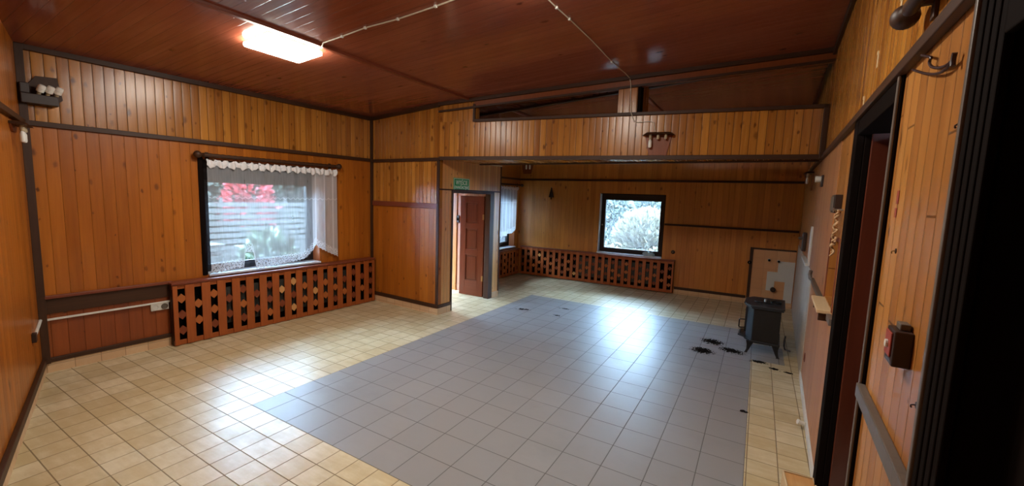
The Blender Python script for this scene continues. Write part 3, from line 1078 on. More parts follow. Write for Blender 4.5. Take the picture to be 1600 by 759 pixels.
root = thing('light_switch', 'small black switch on the pinkish boards inside the lobby', 'switch', Matrix.Translation((-5.15, 6.66, 1.44)) @ Matrix.Rotation(PI, 4, 'Z'))
MB().box(-.035, .035, 0, .02, -.07, .07).build('plate', DARKBOX, root, bevel=.004)
MB().box(-.02, .02, .02, .028, -.03, .03).build('rocker', BLACKW, root, bevel=.003)

root = thing('exit_sign', 'green exit sign with white lettering above the lobby doorway', 'sign', at(VW, vs_(5.60), 0.002, 2.088))
MB().box(-.205, .205, 0.0, 0.006, -.103, .103).build('sign_board', GREENS, root)
b_ = MB()
for q in ((-.195, .195, -.095, -.088), (-.195, .195, .088, .095), (-.195, -.188, -.088, .088), (.188, .195, -.088, .088)):
    b_.box(q[0], q[1], 0.006, 0.0075, q[2], q[3])
b_.build('sign_border', WHITES, root)
def lettering(txt, size, x, z, root, width=None):
    cu = bpy.data.curves.new('lettering', 'FONT')
    cu.body = txt
    cu.size = size
    cu.align_x = 'CENTER'
    cu.align_y = 'CENTER'
    cu.extrude = 0.0008
    tmp = bpy.data.objects.new('lettering', cu)
    C.objects.link(tmp)
    dg = bpy.context.evaluated_depsgraph_get()
    me = bpy.data.meshes.new_from_object(tmp.evaluated_get(dg))
    bpy.data.objects.remove(tmp)
    xs = [v.co.x for v in me.vertices]
    sc = 1.0 if width is None else width / (max(xs) - min(xs))
    # lettering faces local +y, read along local -x
    me.transform(Matrix.Translation((x, 0.0075, z)) @ Matrix(((-1, 0, 0, 0), (0, 0, 1, 0), (0, 1, 0, 0), (0, 0, 0, 1))) @ Matrix.Diagonal((sc, 1, 1, 1)))
    me.materials.clear()
    me.materials.append(WHITES)
    o = bpy.data.objects.new('lettering', me)
    C.objects.link(o)
    o.parent = root
    return o
lettering('WYJ\u015aCIE', 0.105, 0, 0.026, root, 0.30)
lettering('EWAKUACYJNE', 0.066, 0, -0.050, root, 0.345)

# ------------------------------------------------------------------ right-hand doors
# recess of the tall door: casing, dark leaf
root = struct(MB().box(rs(2.285), rs(3.19), -0.285, -0.245, 0.02, 2.34, 0, 'z').build('door_2', W_DOOR, fr=RW))
h = MB()
h.lathe([(0.0, 0), (0.028, 0.0), (0.028, 0.008), (0.010, 0.012), (0.010, 0.05), (0.0, 0.052)], (rs(2.42), -0.245, 1.02), (0, 1, 0), 12)
h.box(rs(2.40), rs(2.55), -0.208, -0.195, 1.01, 1.03)
h.build('door_handle', BRASS, root, smooth=True)
trim(RW, [(rs(3.22), rs(3.36), -0.02, 0.02, 0.0, 2.44), (rs(3.215), rs(3.34), -0.05, -0.02, 0.0, 2.42), (rs(2.22), rs(2.275), -0.29, 0.012, 0.0, 2.44), (rs(2.26), rs(3.34), -0.29, 0.016, 2.35, 2.44)], BLACKW)
trim(RW, [(rs(3.20), rs(3.34), -0.30, -0.05, 0.0, 2.36)], W_DOOR, grain='z')
trim(RW, [(rs(2.222), rs(2.245), 0.012, 0.022, 0.0, 2.44)], GREYR)
# nearest door: fluted dark casing and leaf
mb = MB()
for k in range(4):
    a = 1.385 - 0.03 * k
    mb.box(rs(a - 0.030), rs(a), 0.0, 0.028 - 0.003 * k, 0.0, 2.44, shift=k)
mb.box(rs(0.10), rs(1.28), 0.0, 0.018, 2.28, 2.44)
mb.box(rs(0.10), rs(0.35), 0.0, 0.018, 0.0, 2.28)
mb.box(rs(1.272), rs(1.285), -0.29, 0.004, 0.0, 2.30).box(rs(0.345), rs(0.358), -0.29, 0.004, 0.0, 2.30).box(rs(0.358), rs(1.272), -0.29, 0.004, 2.292, 2.305)
tn[0] += 1
struct(mb.build('trim_%d' % tn[0], BLACKW, fr=RW, bevel=0.004))
trim(RW, [(rs(1.388), rs(1.408), 0.0, 0.034, 0.0, 2.44)], GREYR)
root = struct(MB().box(rs(0.36), rs(1.27), -0.12, -0.08, 0.01, 2.29, 0, 'z').build('door_3', BLACKW, fr=RW))

# ------------------------------------------------------------------ wall lamps
def wall_lamp(label, mat, bulbs, size=1.0, low=-0.17):
    root = thing('wall_lamp', label, 'wall lamp', mat, 'three-holder wooden wall lamps')
    b = MB()
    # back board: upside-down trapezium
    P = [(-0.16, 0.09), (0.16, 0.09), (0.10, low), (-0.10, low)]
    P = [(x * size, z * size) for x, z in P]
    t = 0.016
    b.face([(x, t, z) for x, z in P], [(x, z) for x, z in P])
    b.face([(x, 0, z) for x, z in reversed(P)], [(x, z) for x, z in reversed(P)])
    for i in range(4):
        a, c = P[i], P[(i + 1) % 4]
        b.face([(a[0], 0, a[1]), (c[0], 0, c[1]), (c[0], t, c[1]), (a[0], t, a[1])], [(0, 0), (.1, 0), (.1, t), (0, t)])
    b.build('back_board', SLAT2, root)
    c = MB()
    w0, w1, dp = 0.16 * size, 0.20 * size, 0.13 * size
    zb, zt = 0.09 * size, 0.118 * size
    Q = [(-w1, 0, zb), (w1, 0, zb), (w1 * .8, dp, zb), (-w1 * .8, dp, zb)]
    T = [(-w0, 0, zt), (w0, 0, zt), (w0 * .8, dp * .75, zt), (-w0 * .8, dp * .75, zt)]
    c.face(list(reversed(Q)), [(p[1], p[0]) for p in reversed(Q)])
    c.face(T, [(p[1], p[0]) for p in T])
    for i in range(4):
        j = (i + 1) % 4
        c.face([Q[i], Q[j], T[j], T[i]], [(0, 0), (0, .2), (.05, .2), (.05, 0)])
    c.build('canopy', TRIM, root, bevel=0.003)
    for i, x in enumerate((0.09, 0.0, -0.09)):
        x *= size
        s = MB()
        s.lathe([(0.0, 0), (0.016 * size, 0.0), (0.018 * size, -0.045 * size), (0.013 * size, -0.055 * size), (0.0, -0.055 * size)][::1], (x, dp * .55, zb), (0, 0, 1), 12)
        so = s.build('lamp_holder', SOCK, root, smooth=True)
        if i in bulbs:
            s = MB()
            r = 0.021 * size
            s.lathe([(0.008 * size, 0), (r * .75, -0.012), (r, -0.025), (r, -0.085 * size), (r * .8, -0.10 * size), (0.0, -0.105 * size)], (x, dp * .55, zb - 0.055 * size), (0, 0, 1), 14)
            s.build('bulb', BULB, so, smooth=True)
    return root
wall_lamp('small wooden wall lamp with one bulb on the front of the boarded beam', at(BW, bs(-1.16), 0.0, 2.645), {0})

# corner lamp: dark box body with a plaque and three tilted white bulbs
def corner_lamp(label, mat, s=1.0):
    root = thing('wall_lamp', label, 'wall lamp', mat, 'three-holder wooden wall lamps')
    b = MB()
    P = [(0.10, 0.145), (-0.04, 0.135), (-0.10, 0.04), (-0.10, -0.14), (0.05, -0.14), (0.13, -0.06)]
    P = [(-x, z) for x, z in P]
    t = 0.02
    b.face([(x, t, z) for x, z in P], [(x, z) for x, z in P])
    b.face([(x, 0, z) for x, z in P[::-1]], [(x, z) for x, z in P[::-1]])
    for i in range(6):
        a, c = P[i], P[(i + 1) % 6]
        b.face([(a[0], 0, a[1]), (c[0], 0, c[1]), (c[0], t, c[1]), (a[0], t, a[1])], [(0, 0), (.1, 0), (.1, t), (0, t)])
    b.build('back_board', TRIM, root)
    b = MB()
    b.box(-0.085, 0.16, 0.02, 0.11, -0.135, -0.045)
    b.box(0.10, 0.16, 0.02, 0.10, -0.045, 0.05)
    b.build('tray', DARKBOX, root, bevel=0.006)
    for i in range(3):
        x = 0.045 - 0.058 * i
        h = MB()
        ax = Vector((-0.25, 0.35, 0.8)).normalized()
        o = Vector((x, 0.075, -0.05))
        h.lathe([(0.0, 0), (0.013, 0.0), (0.015, 0.03), (0.0, 0.032)], o, ax, 12)
        ho = h.build('lamp_holder', SOCK, root, smooth=True)
        h = MB()
        h.lathe([(0.014, 0.0), (0.027, 0.008), (0.029, 0.030), (0.025, 0.034), (0.029, 0.038), (0.028, 0.062), (0.022, 0.074), (0.0, 0.076)], o + ax * 0.032, ax, 14)
        h.build('bulb', BULB, ho, smooth=True)
    return root
corner_lamp('dark wooden wall lamp with three white bulbs high in the near left corner', at(LW, ls(1.285), 0.0, 2.77))
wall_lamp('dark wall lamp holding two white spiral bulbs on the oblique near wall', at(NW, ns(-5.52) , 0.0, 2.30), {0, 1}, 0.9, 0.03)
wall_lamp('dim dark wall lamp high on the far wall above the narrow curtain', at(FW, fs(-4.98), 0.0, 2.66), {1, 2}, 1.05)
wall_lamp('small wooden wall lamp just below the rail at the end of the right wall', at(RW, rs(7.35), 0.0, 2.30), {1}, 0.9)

# ------------------------------------------------------------------ cables, sockets
def cable(label, pts, r, mat, clips=(), name='cable', cat='cable'):
    root = thing(name, label, cat, Matrix.Translation(pts[0]))
    o = Vector(pts[0])
    MB().tube([Vector(p) - o for p in pts], r, 6).build('cord', mat, root, smooth=True)
    for p in clips:
        q = Vector(p) - o
        MB().box(q.x - .010, q.x + .010, q.y - .010, q.y + .010, q.z - .010, q.z + .008).build('clip', PLASTIC, root)
    return root
cz = lambda x: ceil_z(x) - 0.008
cp = [(-3.86, 2.70, cz(-3.86)), (-3.775, 2.69, ceil_z(-3.8) - 0.030), (-3.72, 2.67, cz(-3.72)), (-3.45, 2.672, cz(-3.45)), (-3.13, 2.664, cz(-3.13)), (-2.77, 2.70, cz(-2.77)), (-2.36, 2.705, cz(-2.36)), (-2.12, 2.70, cz(-2.12)), (-1.66, 2.60, cz(-1.66))]
cable('thin white cable clipped across the ceiling from the glowing light', cp, 0.006, CABLE, [cp[3], cp[4], cp[5], cp[6]])
cp = [(-1.52, 2.74, cz(-1.52)), (-1.56, 2.95, cz(-1.56)), (-1.56, 3.26, cz(-1.56)), (-1.552, 3.51, cz(-1.55)), (-1.548, 4.06, cz(-1.55)), (-1.565, 4.75, cz(-1.56)), (-1.55, 5.25, cz(-1.55)), (-1.535, 5.40, ceil_z(-1.53) - .03), (-1.52, 5.405, 3.38), (-1.50, 5.42, 3.03), (-1.49, 5.418, 3.0), (-1.455, 5.45, 2.91), (-1.42, 5.458, 2.900), (-1.26, 5.48, 2.905), (-1.225, 5.487, 2.89), (-1.20, 5.492, 2.78)]
cable('thin white cable running down the ceiling and the post to the lamp on the beam', cp, 0.005, CABLE, [cp[2], cp[3], cp[5]])

root = thing('cable_duct', 'white cable duct along the lower left wall, bending down on the near wall', 'cable duct', at(LW, ls(2.19), 0, 0))
MB().box(0, ls(1.16) - ls(2.19), 0.021, 0.036, 0.535, 0.555).build('duct', PLASTIC, root, bevel=.002)
root = thing('cable_duct', 'short white cable duct slanting down the near wall beside the left corner', 'cable duct', at(NW, 0.06, 0, 0.555))
MB().tube([(0, 0.012, 0), (0.30, 0.012, -0.03), (0.46, 0.012, -0.045)], 0.013, 8).build('duct', PLASTIC, root, smooth=True)
MB().box(0.45, 0.52, 0.0, 0.03, -0.08, 0.0).build('end_box', DARKBOX, root, bevel=.003)
root = thing('wall_socket', 'white double socket under the duct on the lower left wall', 'socket', at(LW, ls(2.075), 0.0, 0.495))
MB().box(-.085, .085, 0, .03, -.042, .042).build('housing', PLASTIC, root, bevel=.006)
for x in (-.042, .042):
    MB().lathe([(0.0, 0), (.032, 0), (.034, .006), (.024, .006), (.022, .001), (0, .001)], (x, .03, 0), (0, 1, 0), 16).build('outlet', WTRIM if x > 0 else GREYBOX, root, smooth=True)

# ------------------------------------------------------------------ far wall things
root = thing('wall_ornament', 'small dark triangular hanging ornament on the far wall left of the window', 'ornament', at(FW, fs(-4.30), 0.0, 1.93))
MB().lathe([(0.0, 0), (.062, 0.0), (.065, .012), (.045, .09), (.024, .17), (.010, .23), (0.0, .235)], (0, 0.05, 0), (0, 0, 1), 4).build('body', DARKBOX, root)
MB().lathe([(0, -.05), (.014, -.045), (.012, .0), (0, .0)], (0, 0.05, 0), (0, 0, 1), 8).build('pendant', BLACKW, root, smooth=True)
MB().box(-.004, .004, 0, .05, .232, .242).build('hook', STEEL, root)
root = thing('round_stopper', 'small dark round stopper on the far wall right of the window sill', 'stopper', at(FW, fs(-1.49), 0.0, 0.875))
MB().lathe([(0, 0), (.036, 0), (.040, .012), (.022, .022), (.026, .04), (0, .05)], (0, 0, 0), (0, 1, 0), 14).build('body', DARKBOX, root, smooth=True)
MB().lathe([(0, 0), (.010, 0), (.010, .012), (0, .012)], (0, .045, 0), (0, 1, 0), 10).build('tip', BRASS, root, smooth=True)

root = thing('crumpled_cloth', 'pale blue crumpled cloth on the sill of the far window', 'cloth', at(FW, fs(-1.98), 0.0, 0.742))
me_b = bmesh.new()
bmesh.ops.create_icosphere(me_b, subdivisions=3, radius=1.0)
for v in me_b.verts:
    n_ = 1 + 0.28 * math.sin(v.co.x * 7 + v.co.z * 5) * math.cos(v.co.y * 6) + random.uniform(-.08, .08)
    v.co = Vector((v.co.x * 0.115 * n_, v.co.y * 0.045 * n_ - 0.01, (max(v.co.z, -.55) + .55) * 0.052 * n_))
me_ = bpy.data.meshes.new('cloth')
me_b.to_mesh(me_)
me_b.free()
me_.materials.append(CLOTHB)
me_.shade_smooth()
o = bpy.data.objects.new('cloth', me_)
C.objects.link(o)
o.parent = root

# tiled splash-back in the far right corner
mb = MB()
mb.box(fs(0.655), fs(-0.04), 0, 0.014, 0.10, 1.07)
root = tag(mb.build('tile_splashback', WALLTILE, fr=FW), 'peach tiled patch with bare white areas low in the far right corner', 'wall tiles')
root['kind'] = 'structure'
root.name = 'wall_tiles'
mb = MB()
def wbox(x0, x1, z0, z1):
    mb.box(fs(x1), fs(x0), 0.0135, 0.0165, z0, z1)
wbox(0.39, 0.655, 0.49, 0.875)
wbox(0.225, 0.39, 0.49, 0.665)
wbox(0.225, 0.355, 0.30, 0.49)
wbox(0.52, 0.655, 0.10, 0.49)
mb.build('bare_plaster', WHITET, root)
trim(FW, [(fs(-0.035), fs(-0.085), 0, 0.03, 0.10, 1.10), (fs(0.655), fs(-0.085), 0, 0.03, 1.07, 1.10)], TRIM)
for x, z, lab in ((0.235, 0.885, 'left dark capped water pipe stub on the peach tiles'), (0.39, 0.875, 'right dark capped water pipe stub on the peach tiles, above the white patch')):
    root = thing('pipe_stub', lab, 'pipe', at(FW, fs(x), 0.014, z), 'pipe stubs on the tiles')
    MB().lathe([(0, 0), (.026, 0), (.026, .008), (.014, .010), (.014, .06), (0, .06)], (0, 0, 0), (0, 1, 0), 12).build('pipe', STEEL, root, smooth=True)
    MB().lathe([(0, 0), (.022, 0), (.022, .028), (0, .03)], (0, .05, 0), (0, 1, 0), 6).build('cap', BLACKW, root)
root = thing('drain_pipe', 'black drain pipe end at the foot of the white plaster patch', 'pipe', at(FW, fs(0.34), 0.016, 0.335))
MB().lathe([(0, 0), (.040, 0), (.040, .08), (.032, .08), (.032, .03), (0, .03)], (0, 0, 0), (0, 1, 0), 16).build('pipe', BLACKW, root, smooth=True)
MB().lathe([(.041, 0.055), (.046, .055), (.046, .08), (.041, .08)], (0, 0, 0), (0, 1, 0), 16).build('rim', DARKBOX, root, smooth=True)
root = thing('round_stopper', 'small black round stopper on the dark trim left of the peach tiles', 'stopper', at(FW, fs(-0.085), 0.03, 0.81))
MB().lathe([(0, 0), (.030, 0), (.034, .014), (.016, .03), (0, .032)], (0, 0, 0), (0, 1, 0), 12).build('body', BLACKW, root, smooth=True)
MB().box(-.003, .003, .028, .036, -.012, .012).build('slot', STEEL, root)

# ------------------------------------------------------------------ stove
root = thing('wood_stove', 'small black cast iron wood stove on splayed legs by the right wall', 'stove', Matrix.Translation((0.0, 6.13, 0.0)) @ Matrix.Rotation(-0.04, 4, 'Z'))
def octo(x0, x1, y0, y1, c, bay=0.05):
    # front (towards -x) is bayed
    return [(x0, y0 + c), (x0 - bay * 0 + c * 0.55, y0), (x1, y0), (x1, y1), (x0 + c * .55, y1), (x0, y1 - c)]
body = MB().prism(octo(-0.03, 0.345, 0.0, 0.55, 0.14), 0.175, 0.60)
body.build('body', IRON, root, bevel=0.008)
MB().prism(octo(-0.06, 0.37, -0.03, 0.58, 0.15), 0.600, 0.622).prism(octo(-0.075, 0.38, -0.04, 0.59, 0.155), 0.622, 0.645).build('top_plate', IRONTOP, root, bevel=0.006)
MB().prism(octo(-0.045, 0.36, -0.012, 0.562, 0.145), 0.150, 0.178).build('base_moulding', IRON, root, bevel=0.006)
MB().lathe([(0, 0), (.115, 0), (.115, .005), (.10, .007), (0, .007)], (0.15, 0.27, 0.645), (0, 0, 1), 24).build('cooking_plate', IRON, root, smooth=True)
MB().box(0.06, 0.20, 0.20, 0.225, 0.652, 0.664).box(0.17, 0.21, 0.19, 0.235, 0.652, 0.69).build('plate_lifter', IRON, root, bevel=.003)
MB().lathe([(0, 0), (.018, 0), (.016, .035), (0, .037)], (0.16, 0.21, 0.664), (0, 0, 1), 10).build('lifter_knob', STEEL, root, smooth=True)
MB().lathe([(0, 0), (.06, 0), (.06, .022), (.052, .022), (.052, .004), (0, .004)], (0.28, 0.28, 0.645), (0, 0, 1), 20).build('flue_collar', IRON, root, smooth=True)
fd = MB()
fd.box(-0.052, -0.03, 0.16, 0.39, 0.24, 0.57)
fd.box(-0.056, -0.05, 0.19, 0.36, 0.27, 0.30).box(-0.056, -0.05, 0.19, 0.36, 0.51, 0.54)
fdo = fd.build('fire_door', IRON, root, bevel=.005)
MB().box(-0.055, -0.050, 0.20, 0.35, 0.31, 0.50).build('door_window', GREYBOX, fdo)
MB().tube([(-0.05, 0.12, 0.41), (-0.105, 0.10, 0.41), (-0.112, 0.10, 0.40), (-0.112, 0.10, 0.31), (-0.105, 0.10, 0.30), (-0.05, 0.12, 0.30)], 0.008, 8).build('door_handle', IRON, fdo, smooth=True)
MB().prism([(-0.12, 0.14), (-0.02, 0.06), (0.0, 0.50), (-0.12, 0.42)], 0.178, 0.200).build('ash_lip', IRONTOP, root, bevel=.005)
MB().box(-0.10, -0.095, 0.18, 0.38, 0.198, 0.235).build('ash_drawer', IRONTOP, root, bevel=.003)
for x, y, sx, sy in ((0.015, 0.035, -1, -1), (0.335, 0.02, 1, -1), (0.335, 0.53, 1, 1), (0.015, 0.515, -1, 1)):
    lg = MB()
    P0 = [(-.045, -.02), (.045, -.02), (.045, .02), (-.045, .02)]
    lev = [(0.165, 1.0, 0.0), (0.11, .62, .006), (0.05, .36, .018), (0.012, .32, .034), (0.0, .46, .040)]
    prev = None
    for z, s_, o_ in lev:
        cur = [(x + px * s_ + sx * o_ - sx * .02, y + py * s_ + sy * o_ * .3, z) for px, py in P0]
        if prev:
            for i in range(4):
                j = (i + 1) % 4
                lg.face([prev[i], prev[j], cur[j], cur[i]], [(0, 0), (.05, 0), (.05, .05), (0, .05)])
        else:
            lg.face(cur, [(0, 0)] * 4)
        prev = cur
    lg.face(prev[::-1], [(0, 0)] * 4)
    lg.build('leg', IRON, root, bevel=.003)
hk = MB().tube([(0.412, 0.02, 0.30), (0.405, 0.01, 0.24), (0.408, 0.02, 0.17), (0.425, 0.08, 0.11), (0.465, 0.26, 0.05), (0.50, 0.38, 0.012)], 0.010, 8)
tag(hk.build('stove_poker', IRON, fr=Matrix.Translation((0.0, 6.13, 0.0))), 'thin black iron poker leaning behind the stove towards the right wall', 'poker')

# soot and ash on the floor
def ash(label, x, y, rx, ry, h, n, seed, group='soot heaps on the floor', ang=0.0):
    rnd = random.Random(seed)
    mb = MB()
    bmx = bmesh.new()
    for k in range(n):
        r = 1.15 * rnd.random() ** 0.8
        a = rnd.uniform(0, 2 * PI)
        px, py = rx * r * math.cos(a), ry * r * math.sin(a)
        px, py = px * math.cos(ang) - py * math.sin(ang), px * math.sin(ang) + py * math.cos(ang)
        s_ = rnd.uniform(0.003, 0.014) * (1.3 - r * .9)
        zh = h * (1 - r) * rnd.uniform(.4, 1)
        mt = Matrix.Translation((px, py, zh * .5 + s_ * .22)) @ Matrix.Rotation(rnd.uniform(0, 6), 4, 'Z') @ Matrix.Diagonal((s_ * rnd.uniform(.8, 2.0), s_, s_ * .5 + zh * .5, 1))
        bmesh.ops.create_icosphere(bmx, subdivisions=1, radius=1.0, matrix=mt)
    # thin irregular bed
    ring = []
    for k in range(28):
        a = 2 * PI * k / 28
        q = rnd.uniform(.12, .80)
        px, py = rx * q * math.cos(a), ry * q * math.sin(a)
        ring.append(bmx.verts.new((px * math.cos(ang) - py * math.sin(ang), px * math.sin(ang) + py * math.cos(ang), 0.0015)))
    c = bmx.verts.new((0, 0, h * .7))
    for k in range(28):
        bmx.faces.new((ring[k], ring[(k + 1) % 28], c))
    for v in bmx.verts:
        v.co.z = max(v.co.z, 0.0006)
    me = bpy.data.meshes.new('soot_heap')
    bmx.to_mesh(me)
    bmx.free()
    me.materials.append(SOOT)
    o = bpy.data.objects.new('soot_heap', me)
    C.objects.link(o)
    o.location = (x, y, 0.0)
    tag(o, label, 'soot', group, 'stuff')
    return o
ash('black soot heap on grey tiles, nearest and leftmost of those before the stove', -0.49, 5.87, 0.15, 0.14, 0.020, 330, 1)
ash('black soot heap on grey tiles, farthest back of those before the stove', -0.41, 6.33, 0.16, 0.14, 0.020, 242, 2, ang=-.4)
ash('black soot heap just left of the stove legs', -0.16, 6.09, 0.17, 0.11, 0.016, 264, 3, ang=-.3)
ash('black soot patch on the edge of the beige tiles below the stove', 0.14, 5.85, 0.10, 0.05, 0.012, 132, 4)
ash('thin curved soot smear on the beige tiles right of the stove front', 0.31, 5.70, 0.07, 0.035, 0.006, 66, 5, ang=-.4)
ash('small soot smear against the skirting on the right', 0.44, 5.66, 0.05, 0.03, 0.006, 39, 6)
ash('tiny dark crumbs at the edge of grey and beige tiles', 0.03, 4.33, 0.035, 0.025, 0.006, 30, 7)
ash('flat dark crumbs on the grey tiles near the lobby doorway', -3.35, 6.20, 0.16, 0.05, 0.003, 57, 8, ang=.2)
ash('thin line of dark crumbs on the far grey tiles', -2.79, 6.67, 0.12, 0.02, 0.003, 35, 9, ang=.1)
ash('loose dark crumbs in the middle of the far grey tiles', -2.72, 6.20, 0.07, 0.04, 0.003, 26, 10)

# ------------------------------------------------------------------ right wall things
# hatch recess: dark boards at the back and a pale shelf
trim(RW, [(RNI[0], RNI[1], -0.12, -0.10, RNI[2], RNI[3])], W_DOOR, grain='z')
trim(RW, [(RNI[0] - .03, RNI[0], -0.1, 0.006, RNI[2] - .02, RNI[3] + .03), (RNI[1], RNI[1] + .03, -0.1, 0.006, RNI[2] - .02, RNI[3] + .03), (RNI[0], RNI[1], -0.1, 0.006, RNI[3], RNI[3] + .03)], TRIM_RED)
root = thing('hatch_shelf', 'small pale wooden shelf under the dark hatch in the right wall', 'shelf', at(RW, rs(3.60), 0, 1.165))
MB().box(0, 0.56, -0.09, 0.085, 0.01, 0.036).build('board', PALEW, root, bevel=.004)
for x in (0.05, 0.5):
    MB().box(x - .012, x + .012, 0, 0.07, -.05, 0.01).build('bracket', TRIM, root, bevel=.003)
root = thing('wall_hook', 'grey brown upturned rail end left of the hatch shelf', 'hook', at(RW, rs(5.30), 0, 1.16))
MB().tube([(0, .015, 0), (.05, .03, 0.01), (.07, .035, 0.05), (.06, .03, .09)], .018, 8).build('hook_arm', GREYR, root, smooth=True)
MB().box(-.03, .0, 0, .02, -.02, .025).build('hook_base', TRIM, root)

root = thing('wall_box', 'grey box with dark side mounted on the right wall above the hatch', 'box', at(RW, rs(3.82), 0, 1.945))
MB().box(-.10, .10, 0, .045, -.065, .065).build('housing', DARKBOX, root, bevel=.004)
MB().box(-.085, .085, .045, .052, -.052, .052).build('cover', GREYBOX, root, bevel=.003)

rp = []
for i in range(60):
    t = i / 59
    rp.append((0.02 * math.sin(t * 12), 0.03 + 0.012 * math.cos(t * 16), -0.36 * t))
root = thing('twisted_rope', 'pale twisted cord hanging in front of the hatch on the right wall', 'rope', at(RW, rs(3.63), 0, 1.90))
a_ = MB()
a_.tube([(0.018 * math.sin(i * .7) + .010 * i / 40, 0.03 + .010 * math.cos(i * .7), -0.24 * i / 40) for i in range(41)], 0.007, 6)
a_.tube([(-0.018 * math.sin(i * .7) + .05 * i / 40, 0.03 - .010 * math.cos(i * .7), -0.32 * i / 40) for i in range(41)], 0.007, 6)
a_.tube([(-0.018 * math.cos(i * .7) + .10 * i / 40, 0.03 - .010 * math.sin(i * .7), -0.30 * i / 40) for i in range(41)], 0.006, 6)
a_.build('strands', ROPE, root, smooth=True)
MB().lathe([(0, 0), (.008, 0), (.008, .05), (.014, .05), (.014, .056), (0, .056)], (0, 0, 0.003), (0, 1, 0), 8).build('nail', STEEL, root)

root = thing('wall_socket', 'small round dark socket hole low on the right wall near the stove', 'socket', at(RW, rs(5.28), 0.004, 0.335))
MB().lathe([(0, 0), (.050, 0), (.050, .006), (.038, .008), (.034, .002), (0, .002)], (0, 0, 0), (0, 1, 0), 18).build('rim', TRIM_RED, root, smooth=True)
MB().lathe([(0, 0), (.034, 0), (.034, .003), (0, .003)], (0, .002, 0), (0, 1, 0), 16).build('hole', BLACKW, root)
root = thing('wall_socket', 'white bulb socket with dark mount high on the right wall by the beam', 'socket', at(RW, rs(5.50), 0.004, 2.19))
MB().box(-.06, .06, 0, .02, -.06, .06).build('mount', DARKBOX, root, bevel=.004)
MB().lathe([(0, 0), (.03, 0), (.034, .05), (0, .055)], (0.0, .02, 0.02), (0, 1, 0), 14).build('cap', PLASTIC, root, smooth=True)
root = thing('door_stop', 'small white plastic stub at the foot of the right wall', 'door stop', at(RW, rs(4.27), 0.016, 0.05))
MB().lathe([(0, 0), (.020, 0), (.016, .05), (.022, .05), (.022, .065), (0, .067)], (0, 0, 0), (-.3, 1, .3), 12).build('stub', PLASTIC, root, smooth=True)
MB().box(-.03, .03, 0, .006, -.03, .03).build('base', WTRIM, root)
root = thing('hanging_bracket', 'dark carved piece hanging by the white frame on the far right wall', 'ornament', at(RW, rs(7.05), 0.012, 1.30))
MB().box(-.05, .05, 0, .05, 0, .26).build('body', DARKBOX, root, bevel=.012)
MB().lathe([(0, 0), (.018, 0), (.022, .03), (0, .05)], (0, .05, .18), (0, 1, 0), 10).build('knob', GREYBOX, root, smooth=True)

root = thing('fire_alarm_button', 'small dark box with a red front on the planks between the two doors', 'button', at(RW, rs(1.70), 0, 1.50))
MB().box(-.055, .04, 0, .045, -.055, .055).build('housing', DARKBOX, root, bevel=.004)
MB().box(-.040, .030, .045, .050, -.030, .045).build('front_plate', REDP, root, bevel=.002)
MB().lathe([(0, 0), (.012, 0), (.012, .006), (0, .007)], (-.005, .05, .005), (0, 1, 0), 12).build('push_button', WTRIM, root)
MB().box(-.03, .02, 0.005, .03, .055, .075).build('gland', GREYBOX, root, bevel=.003)

# dark cable end poking out of the planks
root = thing('cable', 'dark red looped cable end poking from the planks below the rail by the door', 'cable', at(RW, 0, 0, 0))
def wc(pts, r, name='cord'):
    P = [(rs(y), 0.016, z) for y, z in pts]
    Q = []
    for a, b in zip(P, P[1:]):
        for k in range(3):
            Q.append(tuple(a[i] + (b[i] - a[i]) * k / 3 for i in range(3)))
    Q.append(P[-1])
    # smooth the polyline
    for _ in range(3):
        Q = [Q[0]] + [tuple((Q[i - 1][j] + 2 * Q[i][j] + Q[i + 1][j]) / 4 for j in range(3)) for i in range(1, len(Q) - 1)] + [Q[-1]]
    MB().tube(Q, r, 8).build(name, BLACKC, root, smooth=True)
wc([(1.59, 2.32), (1.641, 2.318), (1.724, 2.333), (1.798, 2.357), (1.83, 2.377), (1.823, 2.387), (1.801, 2.387), (1.854, 2.404), (1.935, 2.432)], 0.0042)
wc([(1.598, 2.318), (1.637, 2.308), (1.695, 2.312), (1.787, 2.332), (1.895, 2.364), (2.04, 2.413)], 0.0042)
wc([(1.584, 2.302), (1.590, 2.320), (1.582, 2.336)], 0.006, 'cord_end')

# red marker sign flakes on the planks
root = thing('sticker', 'tiny peeling red sticker on the planks beside the tall door', 'sticker', at(RW, rs(2.09), 0.001, 1.94))
MB().box(-.02, .012, 0, .0015, 0.0, .05).build('sticker_piece', REDP, root)
MB().box(-.015, .015, 0, .0015, -.05, -.015).build('sticker_piece', REDP, root)
for y, z, lab in ((1.51, 2.14, 'dark screw hook on the planks below the looped cable'), (2.01, 1.77, 'brass screw hook on the planks beside the tall door'), (1.54, 1.38, 'dark screw hook low on the planks near the fluted casing')):
    root = thing('screw_hook', lab, 'hook', at(RW, rs(y), 0, z), 'screw hooks on the planks')
    MB().tube([(0, 0, 0), (0, .008, 0), (.002, .012, -.003), (.003, .012, -.007), (.002, .010, -.010)], 0.0022, 8).build('hook_wire', BRASS if y > 2 else BLACKC, root, smooth=True)
    MB().lathe([(0, 0), (.010, 0), (.009, .003), (0, .004)], (0, 0, 0), (0, 1, 0), 12).build('collar', DARKBOX, root, smooth=True)

for y, z, h_, lab in ((2.50, 2.79, .09, 'pale tape strip near the top of the right wall, closest to the curtain rod'), (2.95, 2.70, .08, 'pale tape strip on the upper right wall, middle of three'), (3.28, 2.555, .05, 'short pale torn tape just above the rail by the tall door')):
    root = thing('tape_strip', lab, 'tape', at(RW, rs(y), 0.0005, z), 'tape strips on the upper right wall')
    MB().box(-.018, .018, 0, .001, -h_ / 2, h_ / 2).build('strip', PALEW, root)
    MB().box(-.010, .020, 0.001, .004, h_ / 2 - .012, h_ / 2 + .004).build('curled_end', PALEW, root)

